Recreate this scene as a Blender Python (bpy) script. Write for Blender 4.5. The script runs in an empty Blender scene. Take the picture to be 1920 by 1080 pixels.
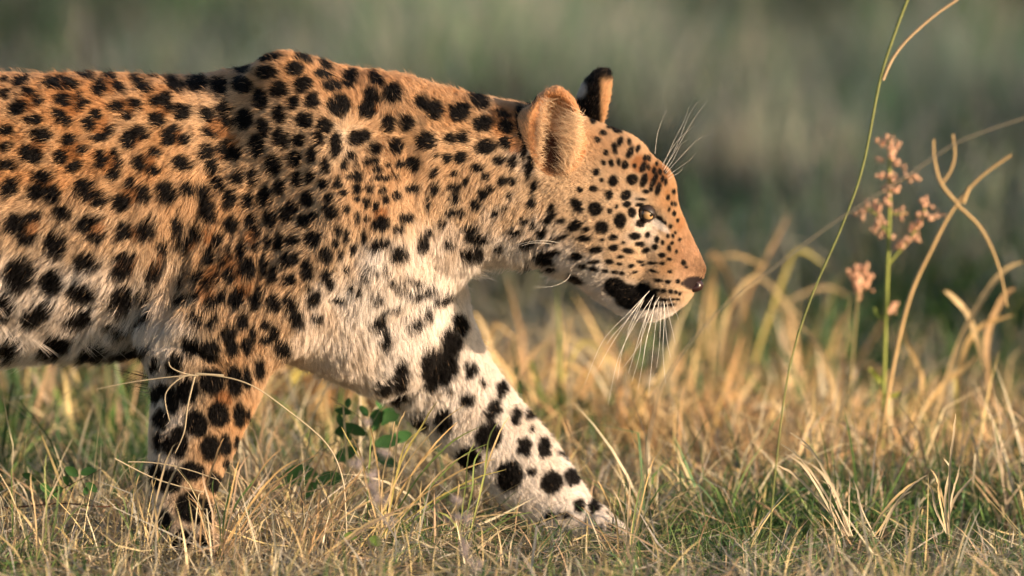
import bpy, math, random
import numpy as np
R = math.radians
rng = np.random.default_rng(7)
random.seed(7)
SC = bpy.context.scene
COL = SC.collection

# ------------------------------------------------------------------ camera, world, sun, exposure
CAM = np.array([0.0, -12.0, 1.45])
PITCH = math.atan(1.12 / 12.0)
DIST = math.hypot(12.0, 1.12)
FPX = 1500.0 * DIST                       # focal length counted in photograph pixels
cam_d = bpy.data.cameras.new('camera')
cam = bpy.data.objects.new('camera', cam_d)
COL.objects.link(cam)
cam.location = CAM
cam.rotation_euler = (R(90) - PITCH, 0, 0)
cam_d.sensor_width = 36.0
cam_d.lens = 36.0 * FPX / 1920.0
cam_d.clip_start, cam_d.clip_end = 0.5, 2000.0
cam_d.dof.use_dof = True
cam_d.dof.focus_distance = DIST - 0.10
cam_d.dof.aperture_fstop = cam_d.lens / 1000.0 / 0.120
SC.camera = cam

SUN_AZ = R(24.5)                          # the sun stands to the right and on the camera's side
SUN_EL = R(12.0)
SUN_DIR = np.array([math.cos(SUN_AZ) * math.cos(SUN_EL), -math.sin(SUN_AZ) * math.cos(SUN_EL), math.sin(SUN_EL)])
world = bpy.data.worlds.new('World')
SC.world = world
world.use_nodes = True
wn = world.node_tree
bg = wn.nodes['Background']
sky = wn.nodes.new('ShaderNodeTexSky')
sky.sky_type = 'NISHITA'
sky.sun_disc = False
sky.sun_elevation = SUN_EL
sky.sun_rotation = math.atan2(SUN_DIR[0], SUN_DIR[1])
sky.dust_density = 1.5
wn.links.new(sky.outputs[0], bg.inputs[0])
bg.inputs[1].default_value = 0.10
sun_d = bpy.data.lights.new('sun', 'SUN')
sun_d.energy = 5.0
sun_d.angle = R(0.8)
sun_d.color = (1.0, 0.75, 0.52)
sun = bpy.data.objects.new('sun', sun_d)
COL.objects.link(sun)
from mathutils import Vector, Matrix
sun.rotation_euler = Vector(-SUN_DIR).to_track_quat('-Z', 'Y').to_euler()
SC.view_settings.view_transform = 'Standard'
SC.view_settings.look = 'None'
SC.view_settings.gamma = 1.0
SC.view_settings.exposure = 1.0
SC.view_settings.use_curve_mapping = False
SC.cycles_curves.shape = 'RIBBONS'
SC.cycles_curves.subdivisions = 2
SC.cycles.max_bounces = 8
SC.cycles.diffuse_bounces = 3
SC.cycles.transmission_bounces = 6
SC.cycles.transparent_max_bounces = 8

# ------------------------------------------------------------------ helpers
def at(u, v, y=0.0):
    """World point that the photograph shows at pixel (u, v), at depth y."""
    u = np.asarray(u, float); v = np.asarray(v, float)
    a = (u - 960.0) / FPX; b = (540.0 - v) / FPX
    dy = math.cos(PITCH) + b * math.sin(PITCH)
    dz = -math.sin(PITCH) + b * math.cos(PITCH)
    t = (np.asarray(y, float) - CAM[1]) / dy
    return np.stack(np.broadcast_arrays(CAM[0] + t * a, CAM[1] + t * dy, CAM[2] + t * dz), -1)

def px(P):
    d = np.asarray(P, float) - CAM
    w = d[..., 1] * math.cos(PITCH) - d[..., 2] * math.sin(PITCH)
    h = d[..., 1] * math.sin(PITCH) + d[..., 2] * math.cos(PITCH)
    return 960.0 + FPX * d[..., 0] / w, 540.0 - FPX * h / w

def tag(o, label=None, cat=None, group=None, kind=None):
    if label: o['label'] = label
    if cat: o['category'] = cat
    if group: o['group'] = group
    if kind: o['kind'] = kind
    return o

def link(o, parent=None):
    COL.objects.link(o)
    if parent is not None:
        o.parent = parent
        o.matrix_parent_inverse = Matrix.Translation(-world_loc(parent))
    return o

def world_loc(o):
    return o.location if o.parent is None or o.type != 'EMPTY' else o.location

def empty(name, loc=(0, 0, 0)):
    o = bpy.data.objects.new(name, None)
    o.location = loc
    o.empty_display_size = 0.05
    return link(o)

def mesh_obj(name, V, Fq=None, Ft=None, mat=None, parent=None, colors=None, smooth=True):
    """Link V and quads / triangles as ONE mesh object, with an optional colour per vertex."""
    me = bpy.data.meshes.new(name)
    V = np.asarray(V, np.float32)
    nq = 0 if Fq is None else len(Fq); nt = 0 if Ft is None else len(Ft)
    parts = []
    if nq: parts.append(np.asarray(Fq, np.int32).ravel())
    if nt: parts.append(np.asarray(Ft, np.int32).ravel())
    loops = np.concatenate(parts)
    starts = np.concatenate([np.arange(nq) * 4, nq * 4 + np.arange(nt) * 3]).astype(np.int32)
    me.vertices.add(len(V)); me.vertices.foreach_set('co', V.ravel())
    me.loops.add(len(loops)); me.loops.foreach_set('vertex_index', loops)
    me.polygons.add(nq + nt); me.polygons.foreach_set('loop_start', starts)
    me.update(calc_edges=True)
    me.validate()
    if smooth: me.polygons.foreach_set('use_smooth', np.ones(len(me.polygons), bool))
    if colors is not None:
        a = me.attributes.new('tint', 'FLOAT_COLOR', 'POINT')
        c = np.ones((len(V), 4), np.float32); c[:, :3] = colors
        a.data.foreach_set('color', c.ravel())
    o = bpy.data.objects.new(name, me)
    if mat: me.materials.append(mat)
    return link(o, parent)

def sm(e0, e1, x):
    t = np.clip((x - e0) / (e1 - e0), 0, 1)
    return t * t * (3 - 2 * t)

_perm = rng.permutation(4096)
_val = rng.random(4096)
def noise3(P, f):
    """Smooth value noise in -1..1, vectorised."""
    Q = np.asarray(P, float) * f + 1000.0
    I = np.floor(Q).astype(np.int64); t = Q - I; t = t * t * (3 - 2 * t)
    out = 0
    for dx in (0, 1):
        for dy in (0, 1):
            for dz in (0, 1):
                h = _val[_perm[(_perm[(_perm[(I[..., 0] + dx) & 4095] + I[..., 1] + dy) & 4095] + I[..., 2] + dz) & 4095]]
                w = (t[..., 0] if dx else 1 - t[..., 0]) * (t[..., 1] if dy else 1 - t[..., 1]) * (t[..., 2] if dz else 1 - t[..., 2])
                out = out + w * h
    return out * 2 - 1

def nodes(name):
    m = bpy.data.materials.new(name); m.use_nodes = True
    return m, m.node_tree, m.node_tree.nodes['Principled BSDF']

def attr_node(nt, name='tint'):
    a = nt.nodes.new('ShaderNodeAttribute'); a.attribute_name = name
    return a

def simple_mat(name, col, rough=0.6, spec=0.4, grain=0.0, scale=400.0):
    m, nt, b = nodes(name)
    b.inputs['Roughness'].default_value = rough
    b.inputs['Specular IOR Level'].default_value = spec
    tc = nt.nodes.new('ShaderNodeTexCoord'); nz = nt.nodes.new('ShaderNodeTexNoise'); nz.inputs['Scale'].default_value = scale
    mx = nt.nodes.new('ShaderNodeMix'); mx.data_type = 'RGBA'
    mx.inputs[6].default_value = (*[c * (1 - grain) for c in col], 1); mx.inputs[7].default_value = (*[min(1, c * (1 + grain)) for c in col], 1)
    nt.links.new(tc.outputs['Object'], nz.inputs['Vector']); nt.links.new(nz.outputs['Fac'], mx.inputs[0]); nt.links.new(mx.outputs[2], b.inputs['Base Color'])
    return m

def plant_mat(name, trans=0.35, rough=0.55):
    """Blades and leaves: colour per plant, some light passes through."""
    m, nt, b = nodes(name)
    a = attr_node(nt)
    tc = nt.nodes.new('ShaderNodeTexCoord'); nz = nt.nodes.new('ShaderNodeTexNoise'); nz.inputs['Scale'].default_value = 60.0
    mr = nt.nodes.new('ShaderNodeMapRange'); mr.inputs[3].default_value = 0.7; mr.inputs[4].default_value = 1.25
    vm = nt.nodes.new('ShaderNodeVectorMath'); vm.operation = 'SCALE'
    nt.links.new(tc.outputs['Object'], nz.inputs['Vector']); nt.links.new(nz.outputs['Fac'], mr.inputs[0])
    nt.links.new(a.outputs['Color'], vm.inputs[0]); nt.links.new(mr.outputs[0], vm.inputs['Scale'])
    nt.links.new(vm.outputs[0], b.inputs['Base Color'])
    b.inputs['Roughness'].default_value = rough
    b.inputs['Specular IOR Level'].default_value = 0.35
    tr = nt.nodes.new('ShaderNodeBsdfTranslucent'); mx = nt.nodes.new('ShaderNodeMixShader'); mx.inputs[0].default_value = trans
    nt.links.new(vm.outputs[0], tr.inputs['Color'])
    out = nt.nodes['Material Output']
    nt.links.new(b.outputs[0], mx.inputs[1]); nt.links.new(tr.outputs[0], mx.inputs[2]); nt.links.new(mx.outputs[0], out.inputs['Surface'])
    return m
N_FUR = 600000
# ------------------------------------------------------------------ the coat: spots, rosettes, ground colour and the way the hair lies
# each table: (x0, y0, scale) of the patch of coat, then (x, y, rx, ry, tilt) of every mark on it
SPOTS = []
RUST = []
def patch(x0, y0, s, marks, rust=(), lim=None):
    for m in marks:
        x, y, a, b = m[:4]; t = m[4] if len(m) > 4 else 0
        u, v = x0 + x * s, y0 + y * s
        if lim and not (lim[0] <= u < lim[1] and lim[2] <= v < lim[3]): continue
        SPOTS.append((u, v, max(a * s, 2.2), max(b * s, 2.2), t))
    for x, y, r in rust: RUST.append((x0 + x * s, y0 + y * s, r * s))
patch(0, 80, .2963, [(20,240,25,15),(125,252,60,22,15),(25,330,45,28),(175,325,55,22,-15),(235,375,25,35),(110,415,60,40,30),(200,490,65,28),
 (320,265,50,35),(370,235,50,14),(445,270,45,25,-35),(370,290,50,12),(540,215,60,20,-15),(620,290,45,50,-35),(745,285,50,28,-40),(690,220,45,20,-20),
 (390,365,50,35,-10),(500,350,30,22,-30),(520,385,30,25),(490,415,20,20),(385,475,75,35,-40),(885,270,75,35,-35),(960,210,45,18),(1100,270,65,40,-35),
 (1000,195,80,14),(1240,265,70,50),(730,412,45,32),(835,378,45,22,-15),(860,415,25,25),(800,470,38,25,-20),(605,455,38,30),(560,520,40,45,30),(630,600,60,28,10),
 (690,555,25,35,-10),(1010,365,75,35,15),(1065,410,30,35),(985,490,55,50,-45),(1150,440,55,50,20),(810,610,45,60,-10),(880,560,50,30,-30),(905,590,25,25),
 (30,560,50,30),(30,655,45,25,10),(250,585,65,45),(190,710,75,55,-25),(430,620,45,35),(385,725,40,48),(510,680,30,22),(470,785,50,30,25),(1060,600,45,55),
 (1160,610,35,35),(1090,545,40,22),(1305,460,50,40,-30),(1310,570,55,25,-30),(630,740,40,60,10),(720,700,30,25),(735,760,30,40),(710,835,40,35,20),
 (880,760,45,45,-20),(965,690,45,30,-20),(960,810,45,30,20),(1145,765,65,45,-20),(1300,690,45,55,-20),(1330,780,40,45),(40,780,60,30),(265,850,65,38),
 (220,945,60,45,10),(320,960,60,55,20),(55,915,65,50,40),(535,930,75,65,-20),(620,990,50,50),(820,895,35,35),(760,1010,60,50,10),(895,960,50,65,20),
 (1050,950,60,75,40),(1180,930,40,50,30),(1285,980,50,90,15),(390,1060,50,30)],
 [(180,375,75),(380,262,70),(690,270,60),(445,395,90),(795,415,75),(635,540,80),(1030,430,50),(845,600,70),(240,650,60),(450,690,85),(1120,600,55),(1360,530,70),
  (690,760,75),(925,760,70),(280,910,70),(580,960,70),(830,960,70)], (-99, 400, 0, 405))
patch(0, 380, .3148, [(80,130,65,60,30),(190,85,55,28,15),(370,60,50,45),(500,130,60,40,25),(575,100,40,18,20),(560,205,60,28,10),(150,215,60,35,10),
 (330,245,65,75,20),(730,170,45,55,10),(865,150,55,60,20),(505,350,75,55,-15),(730,320,75,25,15),(720,400,80,35,25),(110,420,90,85,35),(300,465,65,65,45),
 (480,525,80,55,-15),(960,270,35,50,30),(915,400,75,40,45),(1040,130,40,50,10),(1080,250,40,60,20),(710,565,70,80),(855,555,45,55,40),(25,610,50,70),
 (215,650,100,50,35),(460,680,85,48,10),(690,730,70,30),(850,700,50,30,20),(40,840,60,55),(320,830,95,55,20),(550,860,90,50,20),(770,880,120,50),
 (1150,180,50,60,20),(1080,450,30,60,10),(1175,440,35,45,-20),(1150,560,40,30),(1170,700,50,35,10),(1060,590,35,35,30)],
 [(170,140,70),(560,150,70),(790,170,50),(740,355,70),(710,580,60),(930,360,50),(1130,240,60)], (-99, 385, 395, 700))
patch(400, 80, .2963, [(185,175,60,28,5),(350,95,80,20,8),(340,190,60,40,5),(510,165,60,45,-10),(565,95,60,22,-30),(710,145,50,16,-25),(185,270,65,45),
 (35,285,50,55),(410,300,50,55,5),(565,265,60,45,20),(690,200,60,28,-10),(745,275,62,32,-5),(850,240,45,40,-30),(870,195,40,20,-20),(295,355,45,65,5),
 (500,380,35,45,-10),(620,370,40,50,-10),(790,395,70,65),(1030,240,60,28,-40),(1000,345,55,50,-45),(960,430,55,50,-50),(1130,320,50,60,-30),(60,420,40,45,10),
 (75,500,35,50,20),(195,490,55,65),(415,460,38,55),(575,495,52,50),(310,540,35,60,15),(270,650,45,70,5),(420,610,35,70,15),(530,620,40,40),(700,525,45,45,20),
 (665,605,30,40),(765,650,32,80,-5),(920,605,75,42,15),(1105,510,40,55),(1220,510,45,50),(1310,385,40,50),(1155,655,45,45),(1020,680,45,35,30),
 (60,680,40,60,20),(130,700,50,40,30),(370,780,45,65,10),(510,740,40,50,10),(620,710,30,55,-10),(710,780,25,45),(865,720,28,25),(820,780,22,32),
 (1000,755,45,18,10),(1040,805,30,18),(1110,780,15,10),(1180,770,30,20),(1255,770,40,40),(150,850,35,45),(245,850,32,55),(525,870,28,50),(605,850,28,40),
 (690,895,30,28),(785,890,25,35),(855,850,18,16),(910,850,30,35,30),(895,775,18,12),(1070,860,55,14,5),(1150,850,25,10),(30,900,40,50,20),(95,990,40,55,-10),
 (210,1000,35,50,-20),(320,980,45,60,-10),(415,920,35,50),(590,990,42,45),(730,985,22,32),(825,960,22,22),(905,925,30,28),(985,930,25,20),(1070,940,20,20),
 (905,990,15,18),(965,1015,28,28),(1025,1035,18,22),(1085,1000,20,22),(1160,970,28,22),(1270,930,50,22,-10),(500,1040,35,40,20),(720,1050,30,22),(845,1055,20,20)],
 [(60,560,60),(50,700,50),(990,400,60),(120,620,50)], (398, 768, 80, 395))
patch(380, 360, .3333, [(30,130,45,45,20),(155,190,42,50,-15),(270,175,32,55,10),(375,155,32,50,15),(470,125,38,50,15),(570,165,35,38),(615,140,30,25,15),
 (725,120,35,35,-45),(815,105,20,32),(865,155,15,28),(910,155,10,14),(1000,180,48,38),(1145,150,40,22),(1100,215,30,20,10),(80,275,32,45),(365,285,22,35),
 (425,280,25,50),(500,275,38,28),(620,265,50,38,15),(765,220,18,32),(808,255,14,35),(903,258,15,35),(150,335,18,32),(215,335,22,65),(300,310,22,25),
 (310,220,15,40),(490,380,55,38,25),(690,350,35,42),(750,290,15,20),(770,358,16,30),(845,325,16,30),(995,300,60,25,15),(1095,350,45,45,-30),(1230,290,30,50,-20),
 (30,370,28,65,-10),(110,390,18,25),(250,435,45,55),(335,415,25,65,-10),(395,470,30,50,-10),(485,500,35,32,-10),(580,445,32,55),(695,470,25,45,15),
 (800,440,12,20),(910,490,16,20),(925,435,6,10),(980,460,8,14),(1020,440,8,18),(1050,505,15,15),(150,470,32,42),(75,490,15,35),(25,520,20,40),
 (715,525,15,30,15),(590,545,15,20,30),(625,605,30,50,-25),(755,610,34,16,-10),(830,545,14,20),(875,560,8,30,-10),(50,620,50,30,40),(105,590,25,40),
 (185,600,40,60,-10),(300,600,30,75,-15),(395,630,38,55,15),(490,650,30,70,20),(520,725,35,45,30),(1110,545,30,10),(1140,485,22,10),(1200,510,36,11),
 (1205,570,55,12,10),(975,600,36,12),(1050,660,75,8,10),(230,720,28,50,-15),(50,730,50,28,30),(350,755,22,30),(355,840,25,20),(405,810,25,55,20),
 (280,800,18,50),(140,800,38,50,-10),(165,880,32,50,-5),(245,870,28,45),(640,715,32,16,-20),(985,740,48,30,10),(1030,830,36,45,-20),(1200,745,35,22,20),
 (445,890,42,40,45)],
 [(20,560,60),(150,400,60),(60,460,50),(230,560,60),(280,250,50),(30,250,50),(180,470,50),(1000,130,50)], (380, 800, 396, 662))
patch(240, 600, .4444, [(262,115,33,48),(340,128,45,52,20),(115,190,15,30),(195,190,30,45),(120,320,15,40),(150,300,25,30),(250,300,45,50),(355,260,55,55),
 (450,260,30,65),(500,245,15,50),(553,205,20,45),(140,420,30,40),(190,345,25,55),(285,440,45,55,20),(380,400,42,52),(467,400,20,52),(500,400,8,30),
 (215,520,38,65),(165,530,20,40),(125,520,15,40),(345,540,38,55),(408,530,23,48),(458,520,10,25),(270,640,50,38),(175,680,50,50,-40),(120,660,28,55),
 (415,615,12,25),(360,685,32,40),(265,790,60,60),(320,820,40,60),(155,850,25,40),(235,930,50,45),(115,900,20,45),(170,970,25,30),(330,930,25,25)],
 [(400,330,40)])
patch(660, 440, .5924, [(215,185,50,10,5),(285,205,35,13,30),(240,255,12,16),(200,290,30,12,30),(150,165,20,8),(340,285,22,35,20),(310,345,34,45,30),(270,415,56,60,30),(250,460,24,34),
 (80,275,25,22),(375,430,18,22),(365,525,18,22),(315,495,9,12),(415,470,8,9),(475,495,14,30,-15),(445,560,20,35,-30),(518,578,16,24),(565,570,14,16),
 (570,620,8,8),(290,590,26,38),(150,440,22,45,-10),(100,475,25,20),(155,515,25,18),(215,590,25,20),(430,640,35,45,-30),(545,675,22,26),(610,672,20,32,-10),
 (680,700,25,14,-20),(368,708,36,36),(497,765,40,45),(632,785,30,34),(698,770,30,26),(568,752,10,12),(720,860,18,24),(768,855,16,26),(670,890,20,15),
 (630,895,18,13),(770,790,13,22),(785,930,14,9),(825,932,12,9),(800,958,8,5),(820,870,8,13)], (), (700, 1250, 520, 1080))
patch(760, 100, .4261, [(70,220,35,30,-20),(130,250,35,40),(235,260,48,38,15),(320,210,45,30,-30),(335,310,45,32),(440,325,32,26),(430,270,36,16,-30),
 (85,385,40,38),(195,375,26,22),(250,370,26,24),(350,412,45,30,10),(435,395,25,25),(410,470,28,18),(468,478,18,26),(30,488,28,28),(120,528,22,20),
 (125,450,12,10),(180,462,22,16),(240,460,24,25),(315,507,28,18),(210,530,14,12),(350,545,12,15),(420,565,20,20),(465,565,16,16),(262,565,14,18),
 (215,590,25,22),(30,600,30,15),(125,600,18,25,-20),(340,620,22,25),(375,600,12,16),(215,640,20,22),(305,670,22,22),(95,665,9,38),(10,700,25,22),
 (205,705,25,13),(240,710,14,14),(160,750,20,10),(435,685,14,12),(550,665,18,20),(455,630,8,14),(95,795,25,11),(280,780,35,14),(310,820,50,20,-5),
 (405,860,20,15),(190,850,20,11),(80,845,18,16),(275,885,35,22),(320,880,20,28),(390,710,14,16),(520,740,16,11),(560,765,12,15),(480,790,26,16),
 (640,685,14,22),(720,640,18,11,30),(630,725,38,10,30),(685,738,25,11,20),(600,790,25,16,30),(675,810,40,12,15),(535,840,40,14,10),(640,870,50,12,-5),
 (620,900,45,16,-20),(540,940,25,13,-20),(640,940,30,9),(545,300,14,120,4),(505,300,18,80,5),(520,420,12,60,-8),(545,500,14,60,-12),(560,590,12,30,-10)],
 [(440,300,90),(480,400,50)], (768, 1042, 150, 512))
patch(920, 100, .5184, [(447,345,9,20,10),(503,358,11,24,-25),(435,397,9,12),(462,394,7,12),(485,405,12,14),(408,395,8,8),(550,412,11,18,-20),(570,412,6,10),
 (520,408,6,8),(557,380,6,12),(532,345,7,14,-20),(500,322,8,12),(465,320,9,20,-30),(455,275,22,14,-20),(405,290,12,9),(415,360,8,10),(385,315,12,9),
 (370,235,14,22),(400,240,18,12,-20),(430,268,12,8),(442,462,14,20),(510,455,20,18),(552,460,12,24,-20),(400,458,8,8),(370,490,15,12),(426,513,14,17),
 (488,513,16,20,-40),(492,547,14,11),(453,556,6,7),(428,571,8,9),(377,562,26,24),(310,550,18,30,35),(215,565,10,18),(320,493,10,8),(380,430,12,12),
 (467,606,22,26),(510,577,14,18),(540,616,15,14),(400,630,24,22),(342,636,18,7,15),(302,624,28,18,20),(253,606,18,9,10),(210,598,25,11,35),(185,648,18,14,30),
 (152,628,9,9),(240,668,40,9,20),(338,668,28,11),(400,674,8,6),(443,666,16,10),(480,684,6,4.5),(520,661,22,12),(537,690,16,9),(568,656,9,10),(600,675,8,12),
 (378,710,26,12,5),(442,703,18,12),(497,715,22,10,-10),(560,713,16,9,10),(592,700,12,9,20),(622,684,6,8),(645,705,7,13),(618,730,12,9),(658,660,5,7),
 (645,745,9,5),(310,735,26,13),(428,752,16,8),(370,755,24,7),(467,736,12,5),(540,752,12,5),(463,760,12,5),(505,768,12,7),(585,758,22,5),(550,765,10,5),
 (620,760,10,5),(330,770,18,8,-10),(413,787,12,6),(447,790,14,6),(472,795,12,5),(520,790,8,5),(585,788,16,4.5,-15),(648,790,8,5),(190,740,40,14,-15),
 (215,715,40,9),(130,692,30,11,10),(370,780,18,8,-10),(310,812,32,12,-30),
 (452,848,44,34,-20),(500,880,56,44,-20),(548,878,42,46),(560,915,30,20),(590,880,10,30),
 (605,822,16,6,-5),(640,826,12,6),(677,826,7,7),(692,832,5,5),(600,856,14,6),(625,860,10,6),(650,862,9,6),(668,864,7,6),(682,868,6,5),
 (600,888,12,5),(625,890,16,5),(655,890,12,4.2),(675,890,8,4),(600,912,14,5),(630,912,14,4.2),(655,908,10,4),(697,758,10,7,-45),(707,772,5,5),
 (590,460,9,35,-20),(605,490,9,25,-15),(620,455,7,12),(640,520,6,10),(655,545,5,9),(665,545,4,8),(632,465,5,13),(612,430,7,12),(590,425,7,13),(570,380,7,11),
 (660,500,5,9),(645,565,4,7),(580,490,7,10,-20),(560,500,12,6),(545,528,18,5,-8),(540,548,15,7),(560,440,6,6),(630,430,4,8),(600,400,5,8),
 (612,600,18,8,-45),(628,612,8,6,-30),(588,600,12,4,-30)],
 [(540,400,40),(600,440,50)], (1010, 1340, 200, 620))
patch(1230, 380, 1.0, [(34,20,3,4),(40,34,2.5,3.5),(26,44,3,4),(36,56,2.5,3),(22,62,3,4),(44,70,2.5,3),(30,76,2.5,3.5),(38,92,2.5,3)])
patch(1066, 120, 1.0, [(48,24,14,16),(40,60,22,26,20),(26,70,22,16,30),(60,70,14,30),(12,50,16,12,30)])
SPOTS = np.array(SPOTS); ros_ = (SPOTS[:, 0] < 395) & (SPOTS[:, 1] < 400); SPOTS[:, 2:4] = SPOTS[:, 2:4] * np.where(ros_, 1.06, 1.08)[:, None] + np.where(ros_, 1.9, np.where(SPOTS[:, 0] < 1040, 1.9, .9))[:, None]; RUST = np.array(RUST)

def coat_marks(u, v, P):
    """black 0..1 and rust 0..1 at side-view positions (u, v)"""
    du = noise3(P, 160) * 2.6 + noise3(P, 420) * 1.8; dv = noise3(P + 9, 160) * 2.6 + noise3(P + 4, 420) * 1.8
    rag = np.where((u > 1000) & (v < 620), .45, np.where((u > 680) & (v > 600), 1.8, 1.15)); u = u + du * rag; v = v + dv * rag
    black = np.zeros(len(u)); rust = np.zeros(len(u))
    order = np.argsort(u); us = u[order]; vs = v[order]
    for x, y, a, b, t in SPOTS:
        m = max(a, b) * 1.5
        i0, i1 = np.searchsorted(us, [x - m, x + m])
        ii = order[i0:i1]
        if not len(ii): continue
        dx = u[ii] - x; dy = -(v[ii] - y); ca, sa = math.cos(R(t)), math.sin(R(t))
        q = ((ca * dx + sa * dy) / a) ** 2 + ((-sa * dx + ca * dy) / b) ** 2
        w = .8 / min(a, b) * 2.2 + .10
        black[ii] = np.maximum(black[ii], 1 - sm(1 - w, 1 + w * .8, np.sqrt(q)))
    for x, y, r in RUST:
        i0, i1 = np.searchsorted(us, [x - r * 1.2, x + r * 1.2])
        ii = order[i0:i1]
        q = np.hypot(u[ii] - x, v[ii] - y) / r
        rust[ii] = np.maximum(rust[ii], 1 - sm(.55, 1.15, q))
    return black, rust

def idw(u, v, T, p=3.0, k=10):
    T = np.asarray(T, float); out = np.zeros((len(u), T.shape[1] - 2)); W = np.zeros(len(u))
    for r in T:
        w = 1.0 / (((u - r[0]) ** 2 + (v - r[1]) ** 2) + 150.0) ** (p / 2)
        out += w[:, None] * r[2:]; W += w
    return out / W[:, None]

# how warm (1 tan .. 0 white) and how orange the ground colour is, over the side of the body; shade on the near foreleg's rear is put in as low warmth
WARM = [(-900,300,.9),(-600,300,.95),(-600,600,.5),(-600,900,.35),(-300,250,1),(-300,550,.35),(0,160,.85),(0,300,1),(0,430,.55),(0,520,.18),(0,650,.08),(150,200,1),(150,330,1),(150,440,.55),(150,540,.14),(150,650,.05),
 (280,180,.9),(300,300,.95),(300,420,.75),(300,520,.35),(250,620,.08),(310,640,.10),(400,180,.6),(400,280,.75),(400,400,.9),(400,500,.95),(370,580,.6),(340,640,.25),(480,130,.75),(480,250,.62),
 (500,400,.75),(480,520,.9),(440,600,.6),(420,700,.85),(460,640,.8),(440,780,.9),(400,840,.8),(380,900,.65),(350,960,.45),(340,720,.35),(330,800,.25),(310,880,.15),(290,960,.1),(290,760,.08),(300,700,.1),(390,1000,.4),(560,120,.85),
 (580,250,.7),(570,400,.65),(560,520,.65),(520,620,.6),(500,700,.65),(650,170,.85),(640,260,.35),(700,200,.9),(700,330,.8),(660,400,.75),(700,400,.7),(620,480,.65),(600,560,.25),(640,560,.08),(640,500,.35),(700,500,.04),(700,600,0),
 (560,640,.15),(620,660,.03),(760,300,.85),(780,380,.6),(800,440,.35),(780,480,.12),(850,220,.9),(860,320,.75),(870,400,.5),(880,450,.25),(880,490,.06),(820,480,.1),(940,230,.75),(940,330,.6),(930,420,.4),(950,470,.08),(1000,490,.05),
 (980,300,.35),(990,380,.5),(800,560,.03),(760,650,.0),(850,600,0),(820,760,0),(900,750,0),(950,850,.0),(1020,920,0),(1100,960,0),(1020,440,.25),(1060,400,.45),(1050,490,.08),(1100,350,.6),(1120,260,.8),(1160,260,.75),(1110,440,.45),
 (1150,340,.6),(1180,300,.75),(1160,400,.5),(1150,470,.45),(1110,520,.08),(1200,330,.6),(1230,320,.8),(1250,370,.9),(1270,420,.95),(1290,470,1),(1310,495,1),(1240,430,.55),(1220,440,.2),(1230,425,.05),(1260,450,.85),(1210,480,.5),
 (1250,500,.85),(1280,540,.6),(1240,540,.5),(1270,560,.4),(1200,585,.0),(1240,585,.02),(1160,565,.05),(1190,375,.3),(1215,422,.1)]
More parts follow.
